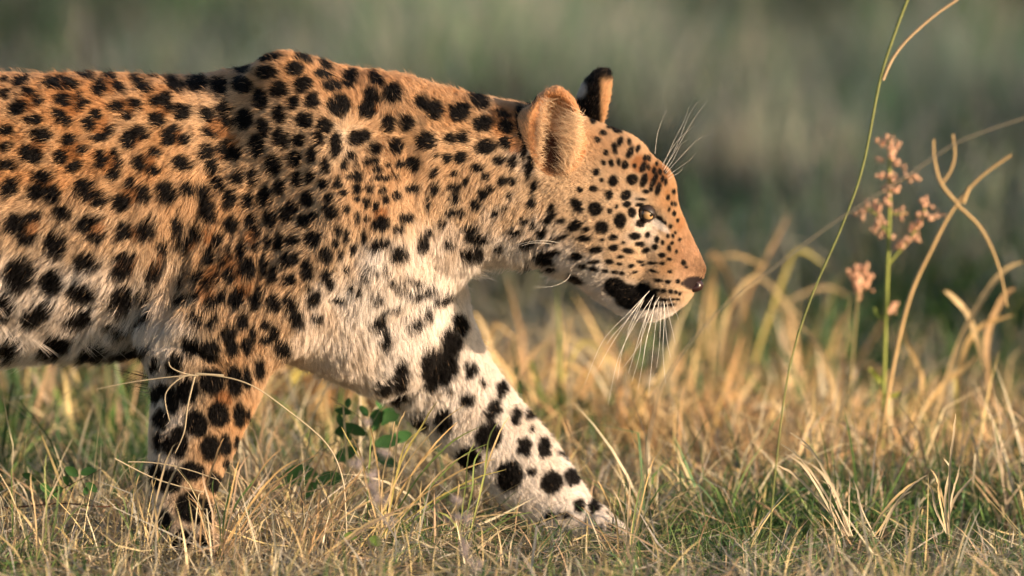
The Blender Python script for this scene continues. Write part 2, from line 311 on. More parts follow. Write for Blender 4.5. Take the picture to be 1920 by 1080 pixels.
# direction of the hair tips, in the side view (x right, y down) and length in px
FLOW = [(-900,500,-.6,.8,26),(-600,300,-1,.3,20),(-600,900,-.1,1,12),(-300,150,-1,-.2,20),(-300,400,-1,.4,24),(-300,650,-.8,.6,34),(0,145,-1,-.35,20),(0,250,-1,.1,20),(0,400,-1,.6,24),(0,550,-.8,.9,30),(0,680,-.8,.6,38),
 (200,145,-1,-.4,22),(200,250,-1,.3,20),(200,400,-1,.75,25),(200,550,-.8,1,30),(200,660,-.9,.7,36),(330,150,-1,-.25,20),(330,300,-.9,.6,22),(330,420,-.6,1,30),(320,520,-.55,1,38),(290,610,-.7,.8,38),
 (420,140,-1,-.1,20),(420,260,-1,.45,24),(400,380,-.5,1,26),(390,480,-.3,1,28),(370,570,-.35,1,34),(330,640,-.4,.9,22),(500,110,-1,-.1,16),(500,220,-1,.2,17),(480,340,-.9,.5,20),(470,450,-.35,1,22),(450,560,-.35,1,22),
 (560,105,-.9,-.4,16),(570,200,-1,-.1,18),(570,320,-1,.3,19),(560,430,-.7,.6,20),(540,540,-.5,1,20),(500,620,-.3,1,18),(620,125,-.7,-.7,18),(640,350,-.6,.7,20),(630,450,-.4,1,20),(620,550,-.3,1,22),(600,620,.1,1,30),(560,650,0,1,24),
 (700,150,-.5,-1,22),(700,210,.1,-1,22),(720,290,.2,.5,20),(700,340,-.1,1,20),(700,430,-.15,1,22),(700,550,.1,1,28),(700,650,.4,1,36),(780,165,-.5,-1,22),(800,220,-.6,-.6,22),(800,300,-.5,.5,22),(790,400,-.2,1,21),(790,470,0,1,26),
 (880,180,-.6,-.8,20),(890,250,-.9,-.1,20),(890,340,-.5,.8,19),(880,430,-.2,1,20),(880,490,.1,1,30),(960,200,-.7,-.6,18),(950,300,-.6,.6,20),(950,380,-.5,.9,19),(960,450,-.6,.8,20),(980,490,-.5,1,30),(1000,400,-.6,.8,22),
 (1040,450,-.9,.7,22),(1040,500,-.7,.8,24),(780,560,.2,1,28),(800,640,.3,1,28),(760,700,.3,1,26),(860,600,.5,1,18),(850,700,.25,1,20),(860,800,.1,1,18),(950,780,.5,.9,14),(950,880,.3,1,14),(1040,880,.6,.8,11),(1100,970,.9,.5,9),
 (430,680,.1,1,13),(380,700,-.1,1,14),(310,700,-.2,1,18),(480,700,.3,1,18),(440,800,.2,1,12),(350,800,-.1,1,12),(290,800,-.2,1,15),(380,900,.1,1,10),(300,900,-.15,1,13),(350,990,.1,1,8),
 (1060,390,-.9,.5,13),(1080,300,-.8,-.2,11),(1130,235,-.9,-.5,8),(1100,470,-1,.5,12),(1120,540,-.9,.5,12),(1120,380,-1,.25,9),(1180,270,-.8,-.7,7),(1170,340,-.9,-.3,7),(1160,420,-1,.15,8),(1160,500,-1,.3,8),(1220,310,-.6,-1,6),
 (1230,360,-.5,-1,5.5),(1200,385,-.9,-.3,5),(1210,430,-1,.3,5.5),(1262,400,-.4,-1,5),(1290,460,-.4,-1,4),(1260,450,-.8,-.2,4.5),(1250,500,-1,.2,4.5),(1300,490,-.5,-.8,3.2),(1290,530,-1,.1,3.5),(1270,560,-.9,.3,5),(1220,590,-.6,1,9),
 (1180,585,-.8,.8,10),(1250,580,-.5,1,7),(1170,560,-1,.4,8),(1120,160,-.1,-1,10),(1090,190,-.4,-1,10)]
TAN = np.array([.44, .245, .112]); ORANGE = np.array([.42, .190, .072]); CREAM = np.array([.50, .36, .235]); WHITE = np.array([.68, .62, .57]); BLACK = np.array([.0045, .0036, .0034]); RUSTC = np.array([.27, .100, .028])

def side_uv(P, N):
    """side-view position of a point of the coat; the far flank carries its own, shifted pattern"""
    u, v = px(P)
    if N is not None:
        far = N[:, 1] > .30
        far &= ~((u > 640) & (v > 520)) | (N[:, 1] > .6)
        u = np.where(far & (u < 960), u + 37.0, u); v = np.where(far & (u < 960), v + 21.0, v)
    return u, v

def coat(P, N=None):
    u, v = side_uv(P, N)
    w = idw(u, v, WARM, 3.4)[:, 0] + noise3(P, 40) * .10 + noise3(P + 3, 110) * .06
    w = np.clip(w, 0, 1)[:, None]
    c = np.where(w < .45, WHITE + (CREAM - WHITE) * w / .45, CREAM + (TAN - CREAM) * (w - .45) / .55)
    back = (sm(230, 130, v) * (u < 1010) * .35 + sm(.9, 1.0, w[:, 0]) * .5)[:, None]
    c = c + (ORANGE - c) * np.clip(back, 0, .6)
    snout = (sm(1242, 1285, u) * sm(400, 470, v) * sm(545, 515, v))[:, None]
    fleck = (.5 + .5 * noise3(P, 300))[:, None]
    c = c + (np.array([.40, .235, .14]) * (.72 + .5 * fleck) - c) * snout * .85
    tipd = sm(1288, 1320, u) * sm(455, 505, v)
    c = c * (1 - .45 * tipd)[:, None]
    white = np.maximum((1 - sm(.6, 1.1, np.hypot(((u - 1236) * .8 + (v - 422) * .6) / 26, ((v - 422) * .8 - (u - 1236) * .6) / 8))) * .8, (1 - sm(.6, 1.15, np.hypot((u - 1205) / 62, (v - 592) / 13))))[:, None]
    black, rust = coat_marks(u, v, P)
    c = c + (RUSTC - c) * (rust * .78)[:, None]
    # rump and hind legs, beyond the traced side: evenly scattered rosettes
    b2 = sm(.22, .36, noise3(P * [1, .7, 1], 52) + .3 * noise3(P, 110)) * (u < -15)
    black = np.maximum(black, b2)
    c = c + (BLACK - c) * black[:, None]
    c = c + (WHITE * 1.1 - c) * white
    return c, black, u, v
# ------------------------------------------------------------------ the leopard's body: one implicit surface
PX = 1.0 / 1500.0
def axis(segs):
    out = []
    for a, b, d in segs: out.append(np.arange(a, b, d))
    return np.concatenate(out)
uX = lambda u: (u - 960.0) * PX
gx = axis([(uX(-1120), uX(-40), .011), (uX(-40), uX(930), .0042), (uX(930), uX(1375), .0020)])
gy = axis([(-.27, -.13, .0042), (-.13, .13, .0030), (.13, .27, .0055)])
gz = axis([(-.03, .25, .0045), (.25, .70, .0026)])
GX, GZ = np.meshgrid(gx, gz, indexing='ij')
FIELD = np.full((len(gx), len(gy), len(gz)), 1.0, np.float32)

def smin(a, b, k):
    h = np.clip(0.5 + 0.5 * (b - a) / k, 0, 1)
    return b + (a - b) * h - k * h * (1 - h)

def resample(st, n=12):
    st = np.asarray(st, float)
    out = []
    for i in range(len(st) - 1):
        p0 = st[max(i - 1, 0)]; p1 = st[i]; p2 = st[i + 1]; p3 = st[min(i + 2, len(st) - 1)]
        for t in np.linspace(0, 1, n, endpoint=False):
            out.append(0.5 * ((2 * p1) + (-p0 + p2) * t + (2 * p0 - 5 * p1 + 4 * p2 - p3) * t * t + (-p0 + 3 * p1 - 3 * p2 + p3) * t ** 3))
    out.append(st[-1])
    return np.array(out)

def limb(stations, k=.02, mode='add', n=8):
    """stations: (u, v, y, radius in the side plane [px], radius across [px])"""
    st = resample(stations, n)
    P = at(st[:, 0], st[:, 1], st[:, 2]); ra = st[:, 3] * PX; rb = st[:, 4] * PX; cy = st[:, 2]
    rm = max(ra.max(), rb.max()) + k + .01
    ix = np.where((gx > P[:, 0].min() - rm) & (gx < P[:, 0].max() + rm))[0]
    iz = np.where((gz > P[:, 2].min() - rm) & (gz < P[:, 2].max() + rm))[0]
    sl = (slice(ix[0], ix[-1] + 1), slice(None), slice(iz[0], iz[-1] + 1))
    X = GX[sl[0], sl[2]]; Z = GZ[sl[0], sl[2]]
    best = np.full(X.shape, 1e9); A = np.zeros(X.shape); B = np.zeros(X.shape); Cc = np.zeros(X.shape)
    for i in range(len(P) - 1):
        a = P[i]; b = P[i + 1]; dx, dz = b[0] - a[0], b[2] - a[2]; L = dx * dx + dz * dz + 1e-12
        t = np.clip(((X - a[0]) * dx + (Z - a[2]) * dz) / L, 0, 1)
        d = np.hypot(X - a[0] - t * dx, Z - a[2] - t * dz)
        r = ra[i] + (ra[i + 1] - ra[i]) * t
        q = d / r
        m = q < best
        best = np.where(m, q, best); A = np.where(m, r, A)
        B = np.where(m, rb[i] + (rb[i + 1] - rb[i]) * t, B); Cc = np.where(m, cy[i] + (cy[i + 1] - cy[i]) * t, Cc)
    Y = gy[None, :, None]
    f = (np.sqrt(best[:, None, :] ** 2 + ((Y - Cc[:, None, :]) / B[:, None, :]) ** 2) - 1) * np.minimum(A, B)[:, None, :]
    f = f.astype(np.float32)
    if mode == 'add': FIELD[sl] = smin(FIELD[sl], f, k)
    else: FIELD[sl] = -smin(-FIELD[sl], f, k)

def both(st, dy, k=.02):
    """the same limb on both sides of the body"""
    for s in (-1, 1): limb([(a, b - (14 if s > 0 else 0) * 0, s * dy + c, d, e) for a, b, c, d, e in st], k)

# trunk, from the rump to the chest
limb([(-640, 372, 0, 170, 120), (-480, 370, 0, 228, 175), (-250, 385, 0, 245, 190), (0, 404, 0, 262, 205),
      (150, 400, 0, 262, 212), (300, 393, 0, 250, 196), (420, 382, 0, 240, 168), (520, 372, 0, 250, 150), (600, 370, 0, 232, 140),
      (680, 385, 0, 222, 132)], .03)
limb([(430, 480, 0, 170, 130), (560, 500, -.015, 150, 130), (660, 540, -.015, 140, 120)], .04)
limb([(560, 560, -.035, 90, 80), (650, 600, -.03, 95, 85), (720, 640, .0, 95, 85)], .04)          # brisket
# neck
limb([(600, 330, 0, 190, 118), (700, 325, 0, 182, 126), (800, 322, 0, 160, 122), (900, 330, 0, 148, 110), (990, 340, -.004, 140, 98)], .03)
limb([(680, 420, 0, 108, 100), (800, 398, 0, 88, 94), (900, 396, 0, 80, 84), (985, 408, 0, 74, 80)], .03)
# shoulder blades, upper arms
limb([(528, 165, -.062, 60, 42), (560, 250, -.082, 88, 52), (610, 350, -.096, 104, 60), (648, 440, -.100, 104, 66)], .035)
limb([(650, 440, -.096, 100, 62), (560, 520, -.102, 110, 62), (470, 575, -.105, 112, 60), (405, 625, -.105, 88, 56)], .03)
limb([(530, 170, .062, 58, 42), (600, 270, .085, 84, 50), (690, 370, .096, 96, 56), (745, 460, .095, 96, 62)], .035)
# near foreleg, straight, carrying weight
limb([(420, 600, -.100, 92, 60), (396, 665, -.095, 102, 60), (386, 735, -.092, 94, 54), (368, 805, -.090, 82, 48),
      (353, 865, -.088, 68, 43), (345, 920, -.086, 60, 40), (343, 965, -.086, 54, 38), (350, 1000, -.088, 52, 42)], .02)
limb([(352, 1005, -.088, 50, 48), (390, 1018, -.090, 36, 52), (408, 1024, -.090, 26, 48)], .012)
for ty in (-.123, -.101, -.079, -.057):
    limb([(400, 1022, ty, 22, 14), (430, 1030, ty, 17, 13), (438, 1034, ty, 12, 12)], .004)
limb([(330, 610, -.105, 50, 40), (322, 635, -.100, 42, 40)], .03)                                  # elbow
# far foreleg, reaching forward
limb([(655, 560, .05, 130, 92), (735, 615, .07, 120, 84), (812, 694, .085, 98, 70), (898, 787, .093, 82, 56), (978, 872, .097, 76, 48),
      (1035, 938, .100, 66, 44), (1068, 972, .100, 50, 46)], .03)
limb([(1060, 978, .1, 46, 50), (1105, 984, .1, 42, 56), (1130, 992, .1, 32, 52)], .012)
for ty in (.066, .089, .112, .134):
    limb([(1125, 990, ty, 26, 15), (1158, 998, ty, 19, 14), (1166, 1004, ty, 13, 12)], .004)
limb([(768, 520, .03, 84, 78), (800, 560, .06, 62, 58), (818, 622, .08, 56, 52)], .035)             # point of the far shoulder
# hindquarters, left of the picture
for s in (-1, 1):
    o = 0 if s < 0 else -160
    limb([(-560, 380, s * .07, 150, 70), (-560 + o * .3, 520, s * .095, 125, 68), (-520 + o * .6, 640, s * .09, 88, 55)], .03)
    limb([(-520 + o * .6, 640, s * .09, 78, 50), (-600 + o, 760, s * .085, 55, 40), (-660 + o, 850, s * .083, 42, 32)], .02)
    limb([(-660 + o, 850, s * .083, 40, 32), (-640 + o, 940, s * .083, 36, 32), (-625 + o, 1000, s * .083, 36, 40), (-580 + o, 1016, s * .083, 30, 46), (-545 + o, 1022, s * .083, 22, 40)], .012)
limb([(-700, 330, 0, 48, 46), (-820, 420, 0, 40, 40), (-900, 560, 0, 34, 34), (-960, 700, .01, 30, 30), (-1040, 780, .02, 26, 26)], .03)

# ---- head, in its own frame: turned about twelve degrees towards the viewer
YAW = R(-11.0)
HPIV = at(1080, 340, 0.0)
ih = np.where(gx > uX(880))[0][0]
zh = np.where(gz > .24)[0][0]
HX, HY, HZ = np.meshgrid(gx[ih:], gy, gz[zh:], indexing='ij')
HX = HX.astype(np.float32); HY = HY.astype(np.float32); HZ = HZ.astype(np.float32)
cw, sw = math.cos(YAW), math.sin(YAW)
LX = cw * (HX - HPIV[0]) + sw * (HY - HPIV[1]); LY = -sw * (HX - HPIV[0]) + cw * (HY - HPIV[1]); LZ = HZ - HPIV[2]
ROLL = R(-4.0)
LY, LZ = LY * math.cos(ROLL) + LZ * math.sin(ROLL), -LY * math.sin(ROLL) + LZ * math.cos(ROLL)
def hp(u, v, y=0.0):
    """head frame point from photograph pixels; y (px) across, minus = near side"""
    q = at(u, v, 0.0) - HPIV
    return np.array([q[0] / cw, y * PX, q[2]])
def head_world(p):
    """head frame -> world"""
    y, z = p[1] * math.cos(ROLL) - p[2] * math.sin(ROLL), p[1] * math.sin(ROLL) + p[2] * math.cos(ROLL)
    x = p[0]
    return HPIV + np.array([cw * x - sw * y, sw * x + cw * y, z])
def head_local(P):
    d = np.asarray(P) - HPIV
    x = cw * d[..., 0] + sw * d[..., 1]; y = -sw * d[..., 0] + cw * d[..., 1]; z = d[..., 2]
    return np.stack([x, y * math.cos(ROLL) + z * math.sin(ROLL), -y * math.sin(ROLL) + z * math.cos(ROLL)], -1)
HEAD = np.full(HX.shape, 1.0, np.float32)
def ell_f(c, r, ang=0.0):
    """ellipsoid field; r in px (along, up, across); ang turns it in the side plane"""
    x, y, z = LX - c[0], LY - c[1], LZ - c[2]
    ca, sa = math.cos(R(ang)), math.sin(R(ang))
    X = (ca * x + sa * z) / (r[0] * PX); Z = (-sa * x + ca * z) / (r[1] * PX); Y = y / (r[2] * PX)
    q = np.sqrt(X * X + Y * Y + Z * Z)
    return ((q - 1) * min(r) * PX * 1.0).astype(np.float32)
def hadd(u, v, y, r, ang=0.0, k=.012, sides=False):
    global HEAD
    for s in ((1, -1) if sides else (1,)):
        HEAD = smin(HEAD, ell_f(hp(u, v, y * s), r, ang), k)
def hsub(u, v, y, r, ang=0.0, k=.006, sides=False):
    global HEAD
    for s in ((1, -1) if sides else (1,)):
        HEAD = -smin(-HEAD, ell_f(hp(u, v, y * s), r, ang), k)
hadd(1085, 335, 0, (104, 112, 92))                       # cranium
hadd(1143, 340, 0, (84, 94, 78), -25)                   # forehead
hadd(1199, 364, 0, (60, 72, 56), -50)                    # brow
hadd(1095, 405, -48, (100, 82, 46), -25, .02, True)      # cheek muscles
hadd(1150, 470, -34, (80, 50, 36), -35, .02, True)       # lower cheek
hadd(1165, 405, -50, (52, 30, 24), -30, .015, True)      # cheek bone
for t in np.linspace(0, 1, 6):                           # bridge of the nose and muzzle
    hadd(1200 + 58 * t, 390 + 112 * t, 0, (60 - 8 * t, 60 - 6 * t, 44 - 6 * t), 0, .012)
for t in np.linspace(0, 1, 5):
    hadd(1233 + 55 * t - 7 * math.sin(math.pi * t), 366 + 116 * t, 0, (24, 24, 27 - 4 * t), 0, .010)
hadd(1300, 503, 0, (24, 21, 26), 0, .010)                # tip of the nose
hadd(1254, 532, -22, (42, 36, 30), -20, .016, True)      # whisker pads
hadd(1224, 568, 0, (48, 28, 32), 8, .012)                # chin
hadd(1162, 540, -14, (70, 34, 34), -26, .014, True)      # jaw
hadd(1085, 470, -20, (80, 44, 48), -25, .02, True)       # throat end of the jaw
hadd(1211, 373, -46, (28, 11, 15), -35, .007, True)      # brow ridges
hsub(1236, 408, -57, (30, 18, 17), -55, .010, True)      # hollow in front of the eye
# ears
def ear(u, v, y, r, ang, cut, cutr):
    global HEAD
    e = ell_f(hp(u, v, y), r, ang)
    c = ell_f(hp(u + cut[0], v + cut[1], y + cut[2]), cutr, ang)
    e = -smin(-e, c, .002)
    HEAD = smin(HEAD, e, .007)
hadd(1052, 318, -66, (52, 40, 26), 60, .012)
ear(1050, 257, -84, (55, 91, 36), -4, (4, 2, -27), (50.5, 86, 43))
hsub(1032, 282, -78, (24, 50, 34), -12, .006)
hadd(1075, 335, -74, (34, 34, 22), 30, .014)
ear(1098, 196, 84, (34, 68, 34), -16, (22, 0, 18), (33, 64, 36))
SH0 = (slice(ih, None), slice(None), slice(zh, None))
FIELD[SH0] = smin(FIELD[SH0], HEAD, .018)
# eye socket, cut after everything is joined; the eyeballs go in later
EYE_L = [hp(1219, 398, -45), hp(1219, 398, 45)]
sub = FIELD[SH0]
for c in EYE_L:
    x, y, z = LX - c[0], LY - c[1], LZ - c[2]
    f = (np.sqrt(x * x + y * y + z * z) - 16.0 * PX).astype(np.float32)
    sub = -smin(-sub, f, .002)
FIELD[SH0] = sub
# low relief of muscle and skin
NG = np.stack(np.meshgrid(gx[:int(ih * 1)], gy, gz, indexing='ij'), -1)[::2, ::2, ::2]

def surface_nets(F, gx, gy, gz):
    inside = F < 0
    nx, ny, nz = F.shape
    c = np.zeros((nx - 1, ny - 1, nz - 1), np.int8)
    for a in (0, 1):
        for b in (0, 1):
            for d in (0, 1):
                c += inside[a:nx - 1 + a, b:ny - 1 + b, d:nz - 1 + d]
    act = (c > 0) & (c < 8)
    idx = np.full(act.shape, -1, np.int64); I = np.argwhere(act); idx[act] = np.arange(len(I))
    acc = np.zeros((len(I), 3)); cnt = np.zeros(len(I))
    G = (gx, gy, gz)
    corners = [(a, b, d) for a in (0, 1) for b in (0, 1) for d in (0, 1)]
    for ca in corners:
        for ax in range(3):
            if ca[ax]: continue
            cb = list(ca); cb[ax] = 1
            A = F[I[:, 0] + ca[0], I[:, 1] + ca[1], I[:, 2] + ca[2]]; B = F[I[:, 0] + cb[0], I[:, 1] + cb[1], I[:, 2] + cb[2]]
            m = (A < 0) != (B < 0)
            t = np.where(m, A / np.where(m, A - B, 1), 0)
            P = np.stack([G[k][I[:, k] + ca[k]] for k in range(3)], -1)
            P[:, ax] += t * (G[ax][I[:, ax] + 1] - G[ax][I[:, ax]])
            acc += P * m[:, None]; cnt += m
    V = acc / cnt[:, None]
    quads = []
    for ax in range(3):
        o = [k for k in range(3) if k != ax]
        s0 = [slice(None)] * 3; s1 = [slice(None)] * 3
        s0[ax] = slice(0, -1); s1[ax] = slice(1, None)
        for k in o: s0[k] = slice(1, -1); s1[k] = slice(1, -1)
        a = inside[tuple(s0)]; b = inside[tuple(s1)]
        E = np.argwhere(a != b); fl = a[tuple(E.T)]
        for k in o: E[:, k] += 1
        d1 = np.zeros(3, int); d2 = np.zeros(3, int); d1[o[0]] = 1; d2[o[1]] = 1
        q = np.stack([idx[tuple((E - d1 - d2).T)], idx[tuple((E - d2).T)], idx[tuple(E.T)], idx[tuple((E - d1).T)]], 1)
        flip = fl if ax != 1 else ~fl
        q[~flip] = q[~flip][:, ::-1]
        quads.append(q)
    Q = np.concatenate(quads); Q = Q[(Q >= 0).all(1)]
    return V, Q

BV, BQ = surface_nets(FIELD, gx, gy, gz)
def laplace(V, Q, it=6, lam=.5):
    E = np.concatenate([Q[:, [0, 1]], Q[:, [1, 2]], Q[:, [2, 3]], Q[:, [3, 0]]])
    E = np.concatenate([E, E[:, ::-1]])
    cnt = np.bincount(E[:, 0], minlength=len(V))[:, None]
    for i in range(it):
        s = np.stack([np.bincount(E[:, 0], V[E[:, 1], k], minlength=len(V)) for k in range(3)], 1)
        l = lam if i % 2 == 0 else -lam * .9
        V = V + l * (s / np.maximum(cnt, 1) - V)
    return V
BV = laplace(BV, BQ, 8, .6)
def vert_normals(V, Q):
    n = np.cross(V[Q[:, 2]] - V[Q[:, 0]], V[Q[:, 3]] - V[Q[:, 1]])
    N = np.stack([sum(np.bincount(Q[:, j], n[:, k], minlength=len(V)) for j in range(4)) for k in range(3)], 1)
    return N / np.maximum(np.linalg.norm(N, axis=1, keepdims=True), 1e-12), n
BN, _ = vert_normals(BV, BQ)
off = noise3(BV, 14) * .0035 + noise3(BV + 5, 30) * .0018
off *= 1 - sm(880, 1000, px(BV)[0]) * .85
def crease(pts, width, depth):
    p = resample(np.asarray(pts, float), 8); u_, v_ = px(BV); d = np.full(len(BV), 1e9)
    for a, b in zip(p[:-1], p[1:]):
        L = ((b - a) ** 2).sum(); t = np.clip(((u_ - a[0]) * (b[0] - a[0]) + (v_ - a[1]) * (b[1] - a[1])) / L, 0, 1)
        d = np.minimum(d, np.hypot(u_ - a[0] - t * (b[0] - a[0]), v_ - a[1] - t * (b[1] - a[1])))
    return -depth * np.exp(-(d / width) ** 2) * (BN[:, 1] < .1)
off += crease([(392, 330), (358, 430), (330, 540), (292, 632)], 15, .010) + crease([(335, 400), (305, 500), (258, 600)], 12, .006)
off += crease([(478, 150), (436, 250), (404, 350)], 24, .006) + crease([(655, 290), (688, 400), (650, 540), (600, 640)], 26, .007)
off += crease([(292, 645), (350, 648), (420, 690)], 10, .006) + crease([(520, 470), (470, 540), (400, 590)], 20, .005)
off += crease([(820, 500), (790, 560), (720, 610)], 16, .008) + crease([(560, 130), (600, 250), (640, 380)], 40, -.006)
BV = BV + BN * off[:, None]
BN, BFN = vert_normals(BV, BQ)
print('body', len(BV), len(BQ))
# ------------------------------------------------------------------ colouring the skin and growing the fur
leopard = empty('leopard', (float(uX(400)), 0.0, 0.0))
tag(leopard, 'spotted leopard striding to the right through dry grass with its head lowered', 'leopard')
skin_mat, nt_, b_ = nodes('leopard_skin')
a_ = attr_node(nt_); nt_.links.new(a_.outputs['Color'], b_.inputs['Base Color'])
b_.inputs['Roughness'].default_value = .8; b_.inputs['Specular IOR Level'].default_value = .15

def ear_mask(P):
    """inside of the near ear and back of both ears, from positions in the head frame"""
    L = head_local(P)
    c = hp(1047, 258, -84); q = (L - c) / (np.array([60, 38, 92])[None] * PX)
    near = (np.sqrt((q ** 2).sum(1)) < 1.12) & (P[:, 2] > at(1040, 345)[2] - .0)
    c2 = hp(1092, 190, 84); q2 = (L - c2) / (np.array([42, 40, 74])[None] * PX)
    far = (np.sqrt((q2 ** 2).sum(1)) < 1.2)
    return near, far, L

def full_coat(P, N):
    c, black, u, v = coat(P, N)
    near, far, L = ear_mask(P)
    inner = near & (N[:, 1] < .35)
    d = np.hypot((u - 1032) / 26, (v - 285) / 50)
    ic = np.array([.54, .29, .14]) + (np.array([.09, .035, .02]) - np.array([.54, .29, .14])) * (1 - sm(.5, 1.25, d))[:, None]  # shade in the hollow of the ear is put into the colour
    c = np.where(inner[:, None], ic, c)
    back = near & ((N[:, 1] > .35) | (N[:, 0] < -.75))
    c = np.where(back[:, None], BLACK * 1.5, c)
    # far ear: black back with a grey patch, tan rim at the front
    rim = sm(1122, 1131, u) * sm(140, 158, v)
    fc = BLACK * 1.5 + (np.array([.42, .38, .34]) - BLACK) * (1 - sm(.5, 1.1, np.hypot((u - 1087) / 17, (v - 168) / 19)))[:, None]
    fc = fc + (np.array([.55, .33, .17]) - fc) * rim[:, None]
    c = np.where(far[:, None] & (v[:, None] < 232), fc, c)
    # dark bare rims of nose, lips and eyelids
    return c, u, v, near, far, inner

def nose_black(P):
    u, v = px(P)
    lip = 1 - sm(.8, 1.2, np.hypot((u - 1303) / 24, (v - 531) / 14))
    return lip

BC, bu, bv, bnear, bfar, binner = full_coat(BV, BN)
nb = nose_black(BV)[:, None]
BC = BC + (np.array([.02, .012, .012]) - BC) * nb
eye_w = head_world(EYE_L[0])
de = np.linalg.norm(BV - eye_w, axis=1) / PX
BC = BC + (np.array([.015, .010, .009]) - BC) * (1 - sm(17, 20, de))[:, None]
body = mesh_obj('body', BV, Fq=BQ, mat=skin_mat, parent=leopard, colors=BC * .8)

def grow(n_total):
    """roots spread over the skin, denser on the side seen and on the short-haired face"""
    A = np.linalg.norm(BFN, axis=1) * .5
    Cq = BV[BQ].mean(1); Nq = BFN / np.maximum(np.linalg.norm(BFN, axis=1, keepdims=True), 1e-12)
    u, v = px(Cq)
    dens = np.where(Nq[:, 1] > .35, .35, 1.0)
    dens = dens * np.where(u < -30, .30, 1.0)
    head = sm(1000, 1060, u) * (v < 640)
    dens = dens * (1 + 4.5 * head + 2.0 * sm(1190, 1240, u) * head)
    dens = dens * np.where((v > 680) & (u > 0), 1.35, 1.0)
    dE = np.linalg.norm(Cq - eye_w, axis=1) / PX
    dens = dens * (dE > 17.5) * (nose_black(Cq) < .5)
    near, far, L = ear_mask(Cq)
    w = A * dens; cum = np.cumsum(w); 
    k = np.searchsorted(cum, rng.random(n_total) * cum[-1])
    k = np.minimum(k, len(BQ) - 1)
    a, b = rng.random(n_total), rng.random(n_total)
    q = BV[BQ[k]]; nn = BN[BQ[k]]
    w4 = np.stack([(1 - a) * (1 - b), a * (1 - b), a * b, (1 - a) * b], 1)[..., None]
    P = (q * w4).sum(1); N = (nn * w4).sum(1); N /= np.linalg.norm(N, axis=1, keepdims=True)
    return P, N

